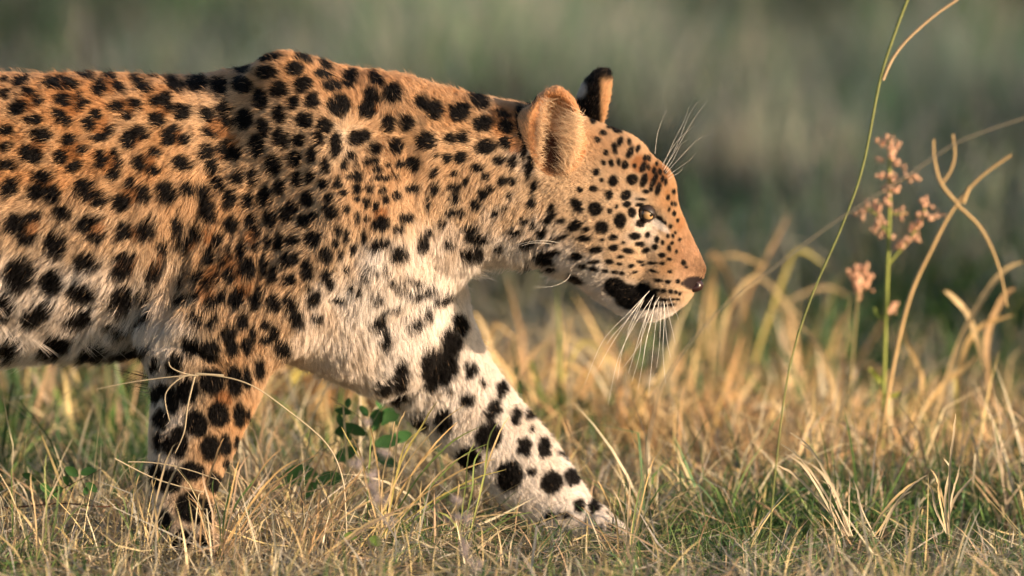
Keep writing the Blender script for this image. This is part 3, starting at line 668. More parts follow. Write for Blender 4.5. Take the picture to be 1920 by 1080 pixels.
def make_fur(n_total):
    P, N = grow(n_total)
    n = len(P)
    C, u, v, near, far, inner = full_coat(P, N)
    fl = idw(u, v, FLOW, 3.2)
    inner0 = inner
    # the whorl on the shoulder: hair parts in every direction from one point
    wx, wy = u - 648, v - 247; r = np.hypot(wx, wy) + 1e-3
    wt = np.exp(-(r / 62) ** 2) * (N[:, 1] < .2)
    d2 = fl[:, :2] / np.linalg.norm(fl[:, :2], axis=1, keepdims=True)
    d2 = d2 * (1 - wt)[:, None] + np.stack([wx / r, wy / r], 1) * (wt * 1.6)[:, None]
    ang = noise3(P, 22) * .30 + noise3(P + 7, 70) * .22 + rng.normal(0, .10, n)
    ca, sa = np.cos(ang), np.sin(ang)
    d2 = np.stack([d2[:, 0] * ca - d2[:, 1] * sa, d2[:, 0] * sa + d2[:, 1] * ca], 1)
    D = np.stack([d2[:, 0], np.zeros(n), -d2[:, 1]], 1)
    # ears: hair runs outwards along the rim
    ec = at(1045, 300, 0)
    De = P - np.array([at(1035, 320)[0], 0, at(1035, 320)[2]]); De[:, 1] = 0
    D = np.where((near | far)[:, None], De / np.maximum(np.linalg.norm(De, axis=1, keepdims=True), 1e-4), D)
    T = D - (D * N).sum(1, keepdims=True) * N
    tl = np.linalg.norm(T, axis=1, keepdims=True); T = np.where(tl > .15, T / np.maximum(tl, 1e-6), np.array([[-.7, 0, -.7]]))
    L = fl[:, 2] * np.where((u > 560) & (fl[:, 2] > 17), .74, .86) * PX * rng.uniform(.70, 1.2, n) * (1 + .25 * noise3(P + 2, 60))
    L = np.where(near | far, 9 * PX * rng.uniform(.6, 1.2, n), L)
    L = np.where(u < -30, L * 1.2, L)
    lift = np.clip(.24 + .13 * noise3(P + 11, 50) + rng.normal(0, .07, n), .10, .7)
    lift = np.where((fl[:, 2] > 24), lift + .08, lift)
    lift = lift + .5 * wt
    lift = np.where(u > 1060, lift * .8, lift)
    # clumps: neighbours share a tip direction
    cell = np.where(fl[:, 2] > 18, .0058, .0040); cell = np.where(u > 1050, .0026, cell)
    W = P + np.stack([noise3(P + k * 17, 90) for k in range(3)], 1) * .004
    key = np.floor(W / cell[:, None]).astype(np.int64)
    h = (key[:, 0] * 73856093) ^ (key[:, 1] * 19349663) ^ (key[:, 2] * 83492791)
    _, inv = np.unique(h, return_inverse=True)
    cnt = np.bincount(inv)[inv][:, None]
    tip0 = P + T * (L * np.cos(lift))[:, None] + N * (L * np.sin(lift))[:, None]
    grav = np.array([0, 0, -1.0]) * (L * np.clip((fl[:, 2] - 14) / 60, 0, .3))[:, None]
    tip0 = tip0 + grav
    # the clump leans its own way
    nk = inv.max() + 1
    cl = rng.normal(0, 1, (nk, 3))[inv] * (L * .13)[:, None]
    mean = np.stack([np.bincount(inv, tip0[:, k]) for k in range(3)], 1)[inv] / cnt
    cs = (.45 * rng.uniform(.3, 1, n))[:, None]
    cs = cs * np.clip((fl[:, 2] - 4) / 14, .1, 1)[:, None]
    tip = tip0 + (mean - tip0) * cs + cl + rng.normal(0, 1, (n, 3)) * (L * .06)[:, None]
    # stray hairs
    stray = rng.random(n) < .02
    tip = np.where(stray[:, None], P + (T * .75 + N * .6) * (L * 1.35)[:, None], tip)
    m1 = P + N * (L * np.sin(lift) * .55)[:, None] + T * (L * .25)[:, None]
    m2 = P + (tip - P) * .66 + N * (L * .13)[:, None]
    pts = np.stack([P - N * .001, m1, m2, tip], 1).astype(np.float32)
    rad0 = np.where(fl[:, 2] > 18, .00019, .00015); rad0 = np.where(u > 1050, .00011, rad0)
    rad0 = np.where(u < -30, rad0 * 1.8, rad0); rad0 = np.where(N[:, 1] > .35, rad0 * 1.5, rad0)
    rad = rad0[:, None] * np.array([1.0, .95, .7, .12])[None]
    # the colour seen at a place is that of the hairs whose tips reach it
    C, u2, v2, near2, far2, inner2 = full_coat(P + T * (L * np.where((u > 1040) & (v < 620), rng.uniform(.45, .75, n), rng.uniform(.3, .85, n)))[:, None], N)
    col = C * rng.uniform(.78, 1.18, (n, 1)) * (1 + .12 * noise3(P, 200))[:, None]
    blk = (C.mean(1) < .05)
    col = np.where((blk & (rng.random(n) < .012))[:, None], np.array([.30, .2, .12]), col)
    return pts, rad, np.clip(col, 0.003, .95)

def curves_obj(name, pts, rad, col, mat, parent):
    n, m = pts.shape[:2]
    cd = bpy.data.hair_curves.new(name)
    cd.add_curves([m] * n)
    cd.attributes['position'].data.foreach_set('vector', pts.reshape(-1).astype(np.float32))
    ra = cd.attributes.get('radius') or cd.attributes.new('radius', 'FLOAT', 'POINT')
    ra.data.foreach_set('value', rad.reshape(-1).astype(np.float32))
    ca = cd.attributes.new('tint', 'FLOAT_COLOR', 'CURVE')
    cc = np.ones((n, 4), np.float32); cc[:, :3] = col
    ca.data.foreach_set('color', cc.reshape(-1))
    cd.materials.append(mat)
    o = bpy.data.objects.new(name, cd)
    return link(o, parent)

def fur_material(name):
    m = bpy.data.materials.new(name); m.use_nodes = True; nt = m.node_tree; nt.nodes.clear()
    out = nt.nodes.new('ShaderNodeOutputMaterial'); h = nt.nodes.new('ShaderNodeBsdfHairPrincipled')
    h.model = 'CHIANG'; h.parametrization = 'COLOR'
    a = attr_node(nt)
    nt.links.new(a.outputs['Color'], h.inputs['Color'])
    df = nt.nodes.new('ShaderNodeBsdfDiffuse'); mx = nt.nodes.new('ShaderNodeMixShader'); mx.inputs[0].default_value = FUR_DIFFUSE
    sc_ = nt.nodes.new('ShaderNodeVectorMath'); sc_.operation = 'SCALE'; sc_.inputs['Scale'].default_value = 1.25
    nt.links.new(a.outputs['Color'], sc_.inputs[0]); nt.links.new(sc_.outputs[0], df.inputs['Color'])
    h.inputs['Roughness'].default_value = .42; h.inputs['Radial Roughness'].default_value = .55
    h.inputs['Coat'].default_value = 0.0; h.inputs['IOR'].default_value = 1.38
    nt.links.new(h.outputs[0], mx.inputs[1]); nt.links.new(df.outputs[0], mx.inputs[2]); nt.links.new(mx.outputs[0], out.inputs['Surface'])
    return m
FUR_DIFFUSE = .72
fur_mat = fur_material('leopard_fur')
fp, fr, fc_ = make_fur(N_FUR)
fur = curves_obj('fur', fp, fr, fc_, fur_mat, leopard)
print('fur', len(fp))
# ------------------------------------------------------------------ eyes, nose, whiskers, hair in the ears
def tube(path, radii, sides=5, closed=True):
    """vertices and quads of a tapering tube along path"""
    Pp = np.asarray(path, float); n = len(Pp); rr = np.broadcast_to(np.asarray(radii, float), (n,))
    T = np.gradient(Pp, axis=0); T /= np.maximum(np.linalg.norm(T, axis=1, keepdims=True), 1e-9)
    ref = np.array([0.13, 1.0, 0.21]); ref /= np.linalg.norm(ref)
    A = np.cross(T, ref); A /= np.maximum(np.linalg.norm(A, axis=1, keepdims=True), 1e-9); B = np.cross(T, A)
    an = np.arange(sides) * 2 * math.pi / sides
    V = (Pp[:, None] + rr[:, None, None] * (np.cos(an)[None, :, None] * A[:, None] + np.sin(an)[None, :, None] * B[:, None])).reshape(-1, 3)
    i = np.arange(n - 1)[:, None] * sides; j = np.arange(sides)[None]; j2 = (j + 1) % sides
    Fq = np.stack([i + j, i + j2, i + sides + j2, i + sides + j], -1).reshape(-1, 4)
    return V, Fq

def spline(pts, n=6):
    return resample(np.asarray(pts, float), n)

def sphere_grid(nu=40, nv=24):
    th = np.linspace(0, math.pi, nv); ph = np.arange(nu) * 2 * math.pi / nu
    D = np.stack([np.sin(th)[:, None] * np.cos(ph)[None], np.sin(th)[:, None] * np.sin(ph)[None], np.broadcast_to(np.cos(th)[:, None], (nv, nu))], -1).reshape(-1, 3)
    i = np.arange(nv - 1)[:, None] * nu; j = np.arange(nu)[None]; j2 = (j + 1) % nu
    return D, np.stack([i + j, i + nu + j, i + nu + j2, i + j2], -1).reshape(-1, 4)

eye_m, nt_, b_ = nodes('eye')
a_ = attr_node(nt_); nt_.links.new(a_.outputs['Color'], b_.inputs['Base Color'])
b_.inputs['Roughness'].default_value = .12; b_.inputs['Specular IOR Level'].default_value = .5
b_.inputs['Coat Weight'].default_value = .6; b_.inputs['Coat Roughness'].default_value = .03
lid_m = simple_mat('eyelid_skin', (.02, .013, .011), .5, .4, .2)
ER = 15.0 * PX
for k, s in enumerate((-1, 1)):
    c = head_world(EYE_L[k])
    gaze = np.array([math.cos(YAW), math.sin(YAW), 0]) + np.array([0, s * 1.0, -.05]) @ np.eye(3)
    gaze[2] -= .02; gaze /= np.linalg.norm(gaze)
    D, Q = sphere_grid(72, 48)
    ca = D @ gaze; an = np.degrees(np.arccos(np.clip(ca, -1, 1)))
    colr = np.tile(np.array([.10, .07, .05]), (len(D), 1))
    iris = np.array([.40, .25, .115]); iris_edge = np.array([.20, .11, .05])
    f = sm(20, 60, an)[:, None]
    colr = np.where((an < 60)[:, None], iris + (iris_edge - iris) * f, colr)
    colr = np.where((np.abs(an - 60) < 3)[:, None], np.array([.015, .01, .008]), colr)
    colr = np.where((an < 13)[:, None], np.array([.004, .004, .004]), colr)
    bulge = 1 + .06 * np.clip(1 - an / 60, 0, 1)
    eye = mesh_obj('eye', c + D * (ER * bulge)[:, None], Fq=Q, mat=eye_m, parent=leopard, colors=colr)
    # lids: a thin shell round the ball with an almond opening
    out = np.array([0.22, s * 1.0, 0.05]); out /= np.linalg.norm(out)
    ax = np.array([.88, 0, -.47]); ax -= out * (ax @ out); ax /= np.linalg.norm(ax); ay = np.cross(out, ax) * (-s)
    ay = ay if ay[2] > 0 else -ay
    Dl, Ql = sphere_grid(96, 64)
    a1 = Dl @ ax * 16; a2 = Dl @ ay * 16; ao = Dl @ out
    open_ = (ao > 0) & (a2 < 4.8 * (1 - (a1 / 15.4) ** 2)) & (a2 > -8.6 * (1 - (a1 / 15.4) ** 2)) & (np.abs(a1) < 15.4)
    keep = (~open_[Ql]).all(1) & (ao[Ql].mean(1) > -.1)
    edge = np.where(open_, 0, 1.0)
    Vl = c + Dl * (16.2 + 2.6 * sm(0, 6, a2))[:, None] * PX
    mesh_obj('eyelid', Vl, Fq=Ql[keep], mat=lid_m, parent=leopard)

nose_m = simple_mat('nose_leather', (.030, .013, .012), .32, .5, .35, 900)
D, Q = sphere_grid(48, 32)
nc = head_world(hp(1300, 529, 0))
X = D.copy()
r_ = np.array([20.5, 20.0, 14.5]) * PX
X[:, 2] *= 1 - .25 * (X[:, 0] < 0) * -X[:, 0]
V = X * r_
V[:, 0] += -V[:, 2] * .15
groove = np.exp(-(V[:, 1] / (2.2 * PX)) ** 2) * (D[:, 0] > 0)
V[:, 0] -= groove * 2.2 * PX
for s in (-1, 1):                                        # comma-shaped nostrils
    dd = np.hypot((V[:, 0] - 4 * PX) / (8 * PX), (V[:, 2] - 1 * PX) / (5 * PX))
    hole = np.exp(-dd ** 2) * (np.sign(D[:, 1]) == s) * (np.abs(D[:, 1]) > .35)
    V[:, 1] -= s * hole * 7 * PX
Vw = np.stack([nc[0] + cw * V[:, 0] - sw * V[:, 1], nc[1] + sw * V[:, 0] + cw * V[:, 1], nc[2] + V[:, 2]], 1)
mesh_obj('nose', Vw, Fq=Q, mat=nose_m, parent=leopard)

whisk_m = simple_mat('whisker', (.85, .80, .72), .35, .5, .05)
def surf_y(u, v, side=-1):
    """depth of the skin seen at pixel (u, v)"""
    ddu = (bu - u) ** 2 + (bv - v) ** 2 + (BN[:, 1] * side < .1) * 1e6
    return BV[np.argmin(ddu), 1]
def whisker(pts, r=.00031, dy=-.05):
    y0 = surf_y(*pts[0]) + .003
    n = len(pts); P3 = [at(p[0], p[1], y0 + dy * (i / (n - 1)) ** .8) for i, p in enumerate(pts)]
    sp = spline(P3, 7); V, Fq = tube(sp, np.linspace(r, r * .25, len(sp)), 4)
    mesh_obj('whisker', V, Fq=Fq, mat=whisk_m, parent=leopard)
WH = [[(1218,545),(1180,585),(1130,640),(1096,722)], [(1222,540),(1190,580),(1150,640),(1122,690)], [(1212,552),(1185,610),(1166,660),(1158,712)], [(1226,552),(1205,610),(1190,660),(1178,700)],
 [(1232,556),(1216,620),(1205,680),(1196,730)], [(1222,560),(1205,620),(1199,665),(1185,715)], [(1236,560),(1228,620),(1221,690),(1216,742)], [(1240,562),(1238,610),(1236,650),(1231,690)],
 [(1244,560),(1247,600),(1251,640),(1258,672)], [(1249,560),(1255,595),(1262,625),(1266,645)], [(1230,548),(1195,600),(1160,670),(1140,760)], [(1238,552),(1215,600),(1196,650),(1168,690)],
 [(1254,552),(1262,575),(1270,592),(1272,600)], [(1215,548),(1175,600),(1150,628),(1138,645)], [(1228,562),(1222,600),(1211,640),(1207,668)], [(1208,556),(1190,590),(1180,612),(1176,628)],
 [(1246,566),(1245,610),(1243,660),(1248,720)]]
for w in WH: whisker(w)
for w in [[(1241,325),(1268,280),(1300,225),(1327,188)], [(1243,322),(1270,270),(1290,220),(1308,190)], [(1240,318),(1262,268),(1282,228),(1292,200)], [(1244,330),(1280,290),(1308,262),(1337,250)],
          [(1240,312),(1262,275),(1282,252),(1302,236)], [(1228,288),(1232,255),(1240,228),(1251,205)], [(1246,335),(1268,318),(1290,303),(1305,288)], [(1246,340),(1262,330),(1275,322),(1280,314)],
          [(1243,328),(1262,300),(1276,272),(1290,262)]]:
    whisker(w, .00018, .01)
for w in [[(1058,458),(1030,452),(1000,452),(970,459)], [(1050,460),(1020,456),(996,456),(978,461)], [(1072,508),(1062,525),(1035,537),(1000,538)]]: whisker(w, .00024, -.035)

# long pale hair that crosses the opening of the near ear
def ear_hair(n):
    t = rng.random(n)
    root = np.stack([1088 + 12 * np.sin(t * 3) - 30 * t, 215 + 125 * t], 1) + rng.normal(0, 6, (n, 2))
    ang = R(200) - t * R(95) + rng.normal(0, .45, n)
    L = rng.uniform(20, 62, n) * (1 - .25 * t)
    d = np.stack([np.cos(ang), -np.sin(ang)], 1)
    left = rng.random(n) < .38                                # from the hind rim as well
    s = rng.random(n)
    root = np.where(left[:, None], np.stack([1000 + 18 * s ** 2, 330 - 150 * s], 1) + rng.normal(0, 3, (n, 2)), root)
    a2 = R(20) + s * R(-60) + rng.normal(0, .5, n)
    d = np.where(left[:, None], np.stack([np.cos(a2), -np.sin(a2)], 1), d)
    L = np.where(left, L * .5, L)
    perp = np.stack([-d[:, 1], d[:, 0]], 1)
    cur = rng.normal(.10, .22, n)
    ks = [0, .35, .7, 1.0]
    y0 = EAR_Y + rng.uniform(-.006, .006, n)
    pts = np.stack([at(root[:, 0] + d[:, 0] * L * k + perp[:, 0] * L * cur * k * k, root[:, 1] + d[:, 1] * L * k + perp[:, 1] * L * cur * k * k, y0 - .006 * math.sin(k * 3)) for k in ks], 1)
    rad = np.full((n, 1), .00014) * np.array([1, .9, .7, .2])[None]
    col = np.array([.66, .46, .28]) * rng.uniform(.6, 1.15, (n, 1))
    return pts, rad, col
EAR_Y = float(head_world(hp(1075, 250, -84))[1]) - .016
ep, er, ec_ = ear_hair(1500)
curves_obj('ear_fur', ep, er, ec_, fur_mat, leopard)
# ------------------------------------------------------------------ the ground and the grass
def ground_z(x, y):
    P = np.stack(np.broadcast_arrays(x, y, 0.0), -1)
    return noise3(P, 1.3) * .012 + noise3(P, 5.0) * .006
xs = np.concatenate([[-400, -60, -12], np.arange(-4, 4.01, .05), [12, 60, 400]]); ys = np.concatenate([[-300, -40, -14], np.arange(-2.5, 14.01, .08), [20, 40, 120, 600]])
Xg, Yg = np.meshgrid(xs, ys, indexing='ij')
Zg = ground_z(Xg, Yg) * (np.abs(Xg) < 5) * (np.abs(Yg) < 15)
nx_, ny_ = Xg.shape
I = (np.arange(nx_ - 1)[:, None] * ny_ + np.arange(ny_ - 1)[None]).ravel()
soil, nt_, b_ = nodes('soil_and_litter')
tc = nt_.nodes.new('ShaderNodeTexCoord'); n1 = nt_.nodes.new('ShaderNodeTexNoise'); n1.inputs['Scale'].default_value = 18; n1.inputs['Detail'].default_value = 8
cr = nt_.nodes.new('ShaderNodeValToRGB'); e = cr.color_ramp.elements
e[0].position = .32; e[0].color = (.035, .030, .016, 1); e[1].position = .7; e[1].color = (.17, .125, .07, 1); k = e.new(.5); k.color = (.075, .07, .032, 1)
n2 = nt_.nodes.new('ShaderNodeTexNoise'); n2.inputs['Scale'].default_value = 160; n2.inputs['Detail'].default_value = 5
bp = nt_.nodes.new('ShaderNodeBump'); bp.inputs['Strength'].default_value = .8; bp.inputs['Distance'].default_value = .01
nt_.links.new(tc.outputs['Object'], n1.inputs['Vector']); nt_.links.new(tc.outputs['Object'], n2.inputs['Vector'])
nt_.links.new(n1.outputs['Fac'], cr.inputs[0]); nt_.links.new(cr.outputs[0], b_.inputs['Base Color'])
nt_.links.new(n2.outputs['Fac'], bp.inputs['Height']); nt_.links.new(bp.outputs[0], b_.inputs['Normal']); b_.inputs['Roughness'].default_value = .95
g = mesh_obj('ground', np.stack([Xg.ravel(), Yg.ravel(), Zg.ravel()], 1), Fq=np.stack([I, I + ny_, I + ny_ + 1, I + 1], 1), mat=soil)
tag(g, 'bare brown soil under the dry grass', kind='structure')

blade_m = plant_mat('grass_blade', .30)
STRAW = np.array([[.58, .46, .22], [.64, .53, .31], [.52, .36, .22], [.68, .60, .42], [.34, .27, .19]])
GOLD = np.array([[.66, .46, .20], [.70, .52, .28], [.62, .38, .18]])
GREY = np.array([[.32, .30, .25], [.40, .36, .31], [.24, .23, .19]])
GREEN = np.array([[.11, .20, .05], [.07, .14, .035], [.18, .25, .07], [.04, .09, .03], [.09, .19, .07]])
SHADY = np.array([[.19, .25, .13], [.27, .27, .18], [.36, .32, .23], [.13, .20, .09], [.42, .36, .28], [.22, .20, .14]])

def blades(X, Y, h, w, az, lean, curl, col, segs=5, Z0=None):
    """each blade is a bent, tapering ribbon with a crease of its own"""
    n = len(X); t = np.linspace(0, 1, segs + 1)[None]
    Z0 = ground_z(X, Y) if Z0 is None else Z0
    tk = rng.uniform(.25, .8, n)[:, None]; kink = (rng.random(n) < .45)[:, None]
    th = lean[:, None] + curl[:, None] * np.where(kink, (t > tk) * 1.15 + t * .15, t)                 # angle from upright grows along the blade
    ds = h[:, None] / segs
    hor = np.cumsum(np.concatenate([np.zeros((n, 1)), np.sin(th[:, :-1]) * ds], 1), 1)
    ver = np.cumsum(np.concatenate([np.zeros((n, 1)), np.cos(th[:, :-1]) * ds], 1), 1)
    sway = (rng.normal(0, .10, n)[:, None] * h[:, None]) * t ** 2
    ca, sa = np.cos(az)[:, None], np.sin(az)[:, None]
    cx = X[:, None] + hor * ca - sway * sa; cy = Y[:, None] + hor * sa + sway * ca; cz = Z0[:, None] + np.maximum(ver, -.0 + .004) - .004
    tw = rng.uniform(0, math.pi, n)[:, None] + rng.normal(0, .8, n)[:, None] * t
    wt = (w[:, None] * .5) * (1 - t ** 2.2 * .93)
    ox = np.cos(tw) * wt; oy = np.sin(tw) * wt; oz = rng.normal(0, .3, n)[:, None] * wt
    A = np.stack([cx - ox, cy - oy, cz - oz], -1); B = np.stack([cx + ox, cy + oy, cz + oz], -1)
    V = np.stack([A, B], 2).reshape(-1, 3)
    base = (np.arange(n) * (segs + 1) * 2)[:, None]; k = np.arange(segs)[None] * 2
    Fq = np.stack([base + k, base + k + 1, base + k + 3, base + k + 2], -1).reshape(-1, 4)
    return V, Fq, np.repeat(col, (segs + 1) * 2, axis=0)

def gather(lst):
    Vs, Fs, Cs, o = [], [], [], 0
    for V, Fq, c in lst:
        Vs.append(V); Fs.append(Fq + o); Cs.append(c); o += len(V)
    return np.concatenate(Vs), np.concatenate(Fs), np.concatenate(Cs)

def pick(pal, n, var=.34):
    return pal[rng.integers(0, len(pal), n)] * rng.uniform(1 - var, 1 + var, (n, 1))

def field(n, y0, y1, hm, hv, wm, green, lie, tuft=0, pal=STRAW, segs=5, grey=.2, margin=.42, curl=(.9, .7), tuft_r=.035, stand=(.32, .36), xr=(-1, 1)):
    """n blades between depths y0 and y1, inside the strip of ground the picture shows and a margin"""
    def xy(k):
        Y = rng.uniform(y0, y1, k); half = (.64 + margin) * (12 + Y) / 12
        return rng.uniform(*xr, k) * half, Y
    X, Y = xy(n)
    az = rng.uniform(0, 2 * math.pi, n)
    if tuft:
        TX, TY = xy(tuft); ti = rng.integers(0, tuft, n); m = rng.random(n) < .75
        a = rng.uniform(0, 2 * math.pi, n); r = tuft_r * np.sqrt(rng.random(n))
        X = np.where(m, TX[ti] + r * np.cos(a), X); Y = np.where(m, TY[ti] + r * np.sin(a), Y); az = np.where(m, a, az)
    P = np.stack([X, Y, 0 * X], 1)
    patchy = .5 + .5 * noise3(P, 2.2) + .35 * noise3(P, 7)
    h = np.clip(rng.normal(hm, hv, n), hm * .25, hm * 2.2) * (.65 + .7 * np.clip(patchy, 0, 1))
    uu, vv = px(P)
    calm = np.maximum(np.exp(-((uu - 1080) / 120) ** 2), .55 * np.exp(-((uu - 345) / 75) ** 2)) * (np.abs(Y + .12) < .30)
    h = h * (1 - .48 * calm)
    flat = rng.random(n) < lie
    lean = np.where(flat, rng.uniform(1.1, 1.55, n), np.abs(rng.normal(*stand, n)))
    cu = np.where(flat, rng.normal(0, .25, n), np.abs(rng.normal(curl[0], curl[1], n)))
    w = wm * rng.uniform(.55, 1.5, n)
    isg = rng.random(n) < np.clip(green * (1 + 1.6 * noise3(P + 31, 3.0)), 0, 1)
    isgrey = rng.random(n) < grey
    c = pick(pal, n); c = np.where(isgrey[:, None], pick(GREY, n), c); c = np.where(isg[:, None], pick(GREEN, n), c)
    Z0 = ground_z(X, Y) + np.where(flat, rng.uniform(0, hm * .35, n), 0)
    return blades(X, Y, h, w, az, lean, cu, c, segs, Z0)

def far_field(n, y0, y1, hm, wm):
    Y = y0 + (y1 - y0) * rng.random(n) ** 1.15; half = 1.25 * (12 + Y) / 12; X = rng.uniform(-1, 1, n) * half
    P = np.stack([X, Y, 0 * X], 1)
    q = noise3(P, .9) + .9 * noise3(P + 3, 3.0) + .6 * noise3(P + 6, 6.0)
    u, v = px(P)
    green = np.clip(.42 + .45 * q + .35 * sm(500, 0, u) * sm(350, 0, v) - .15 * sm(1000, 1500, u), 0, 1)
    pale = np.clip(.25 - .9 * noise3(P + 40, 1.6) - .9 * noise3(P + 44, 4.5), 0, .95)
    c = pick(SHADY, n, .3)
    c = np.where((.35 + .3 * rng.random(n) < green)[:, None], pick(np.array([[.12, .27, .08], [.08, .18, .07], [.17, .30, .10]]), n), c)
    c = np.where((rng.random(n) < pale * .6)[:, None], pick(np.array([[.55, .46, .36], [.46, .38, .28]]), n), c)
    c = c * np.clip(1.2 * np.exp(1.8 * noise3(P + 60, 2.2) + 1.1 * noise3(P + 70, 1.0)), .10, 2.4)[:, None]
    h = hm * rng.uniform(.5, 1.5, n) * (.40 + 1.0 * np.clip(.5 + .6 * noise3(P + 12, 1.1) + .5 * noise3(P + 13, 3.5), 0, 1))
    return blades(X, Y, h, wm * rng.uniform(.6, 1.6, n), rng.uniform(0, 2 * math.pi, n), np.abs(rng.normal(.2, .2, n)), np.abs(rng.normal(.7, .6, n)), c, 3)

near = gather([field(17500, -.75, .10, .050, .025, .0019, .52, .50, 260, curl=(1.2, .9), grey=.3), field(1500, -.70, .1, .10, .03, .0019, .35, .05, 60, grey=.1, curl=(.9, .8), stand=(.45, .35)),
               field(3200, -.7, .1, .09, .04, .0026, .05, .8, 0, grey=.35, curl=(.5, .9)),
               field(14000, .10, .75, .066, .03, .0026, .46, .40, 170, curl=(1.1, .8)), field(1500, .45, 1.0, .11, .03, .0045, .1, .2, 60, grey=.0, pal=GOLD, curl=(1.2, .8), stand=(.5, .35), xr=(0, .7)), field(2200, .12, .7, .13, .04, .0032, .25, .05, 45, grey=.1, curl=(1.1, .8), stand=(.45, .35))])
tag(mesh_obj('grass', near[0], Fq=near[1], mat=blade_m, colors=near[2]), 'tangled short dry and green grass round the paws', kind='stuff')
mid = gather([field(4200, 1.15, 2.6, .175, .045, .0120, .04, .05, 60, grey=.0, pal=GOLD, curl=(1.1, .9), stand=(.5, .4), xr=(-1, -.12)),
              field(1600, .9, 1.8, .12, .04, .0080, .1, .1, 30, grey=.0, pal=GOLD, curl=(1.1, .9), stand=(.5, .4), xr=(-.1, .35)),
              field(10000, .75, 1.6, .080, .04, .0046, .36, .3, 120, grey=.05, pal=np.concatenate([STRAW, GOLD])), field(900, .7, 1.6, .17, .05, .0080, .16, .03, 26, grey=.05, curl=(1.4, .9), tuft_r=.05, stand=(.4, .3)),
              field(700, 1.4, 2.6, .17, .05, .0085, .2, .03, 22, grey=.05, curl=(1.4, .9), tuft_r=.06, stand=(.4, .3)), field(1500, 2.4, 4.4, .19, .05, .0080, .3, .03, 60, grey=.2, curl=(1.0, .8), stand=(.4, .3)), field(7500, 1.5, 3.2, .10, .05, .0050, .62, .2, 80, grey=.3, segs=4, xr=(-.1, 1)),
              field(3500, 1.5, 3.2, .07, .04, .0055, .20, .2, 50, grey=.1, pal=GOLD, segs=4, xr=(-1, -.1))])
tag(mesh_obj('grass', mid[0], Fq=mid[1], mat=blade_m, colors=mid[2]), 'taller golden dry grass standing behind the leopard', kind='stuff')
far = gather([far_field(50000, 3.0, 9.0, .24, .0065), far_field(36000, 8.5, 17.0, .36, .010)])
tag(mesh_obj('grass', far[0], Fq=far[1], mat=blade_m, colors=far[2]), 'long grey green grass in shade, far behind the leopard', kind='stuff')
# ------------------------------------------------------------------ bushes that stand to the right, between the low sun and the far grass
leaf_m = plant_mat('bush_leaf', .2, .6)
bark_m = simple_mat('bark', (.10, .075, .055), .9, .2, .3, 30)
def bush_mesh(seed):
    r = np.random.default_rng(seed); n = 3600
    cl = r.normal(0, 1, (60, 3)); cl /= np.linalg.norm(cl, axis=1, keepdims=True); cl *= r.uniform(.35, 1, (60, 1)) * np.array([1.35, 1.35, 1.75]); cl[:, 2] += 2.3
    c = cl[r.integers(0, 60, n)] + r.normal(0, .24, (n, 3)); c[:, 2] = np.clip(c[:, 2], .15, None)
    a = r.normal(0, 1, (n, 3)); a /= np.linalg.norm(a, axis=1, keepdims=True); b = np.cross(a, r.normal(0, 1, (n, 3))); b /= np.linalg.norm(b, axis=1, keepdims=True)
    s = r.uniform(.05, .10, (n, 1))
    V = np.stack([c - a * s, c + b * s * .5, c + a * s, c - b * s * .5], 1).reshape(-1, 3)
    col = np.repeat(np.array([.06, .09, .035]) * r.uniform(.6, 1.5, (n, 1)), 4, axis=0)
    return V, np.arange(n * 4).reshape(-1, 4), col
def bush_trunk(seed):
    r = np.random.default_rng(seed); L = []
    for k in range(6):
        a = r.uniform(0, 6.28); d = np.array([math.cos(a), math.sin(a), 0])
        L.append((*tube(spline([[0, 0, -.1], d * .15 + [0, 0, .8], d * .5 + [0, 0, 1.8], d * .9 + [0, 0, 2.9]], 4), np.linspace(.08, .02, 13), 6),))
    Vs, Fs, o = [], [], 0
    for V, Fq in L: Vs.append(V); Fs.append(Fq + o); o += len(V)
    return np.concatenate(Vs), np.concatenate(Fs)
BUSH = [(10.2, 3.15), (11.2, 4.4), (10.0, 5.9), (11.4, 7.3), (10.1, 8.8), (11.6, 10.3), (10.4, 11.9), (12.0, 13.4), (10.6, 15.2)]
words_ = ['first', 'second', 'third', 'fourth', 'fifth', 'sixth', 'seventh', 'eighth', 'last']
proto = None
for i, (t, q) in enumerate(BUSH):
    loc = (math.cos(SUN_AZ) * t + math.sin(SUN_AZ) * q, -math.sin(SUN_AZ) * t + math.cos(SUN_AZ) * q, 0)
    if proto is None:
        bo = proto = empty('thorn_bush', loc)
        cr_ = mesh_obj('crown', *[(V, Fq, c) for V, Fq, c in [bush_mesh(3)]][0][:1], Fq=bush_mesh(3)[1], mat=leaf_m, parent=bo, colors=bush_mesh(3)[2], smooth=False)
        tv, tf = bush_trunk(5); tr_ = mesh_obj('trunk', tv, Fq=tf, mat=bark_m, parent=bo)
        for c in (cr_, tr_): c.matrix_parent_inverse = Matrix.Identity(4)
    else:
        bo = proto.copy(); COL.objects.link(bo); bo.location = loc
        for c in (cr_, tr_):
            k = c.copy(); COL.objects.link(k); k.parent = bo; k.matrix_parent_inverse = Matrix.Identity(4)
    bo.rotation_euler.z = i * 1.7
    tag(bo, 'dense dark thorn bush, %s of the row shading the far grass' % words_[i], 'bush', 'thorn bushes to the right of the clearing')

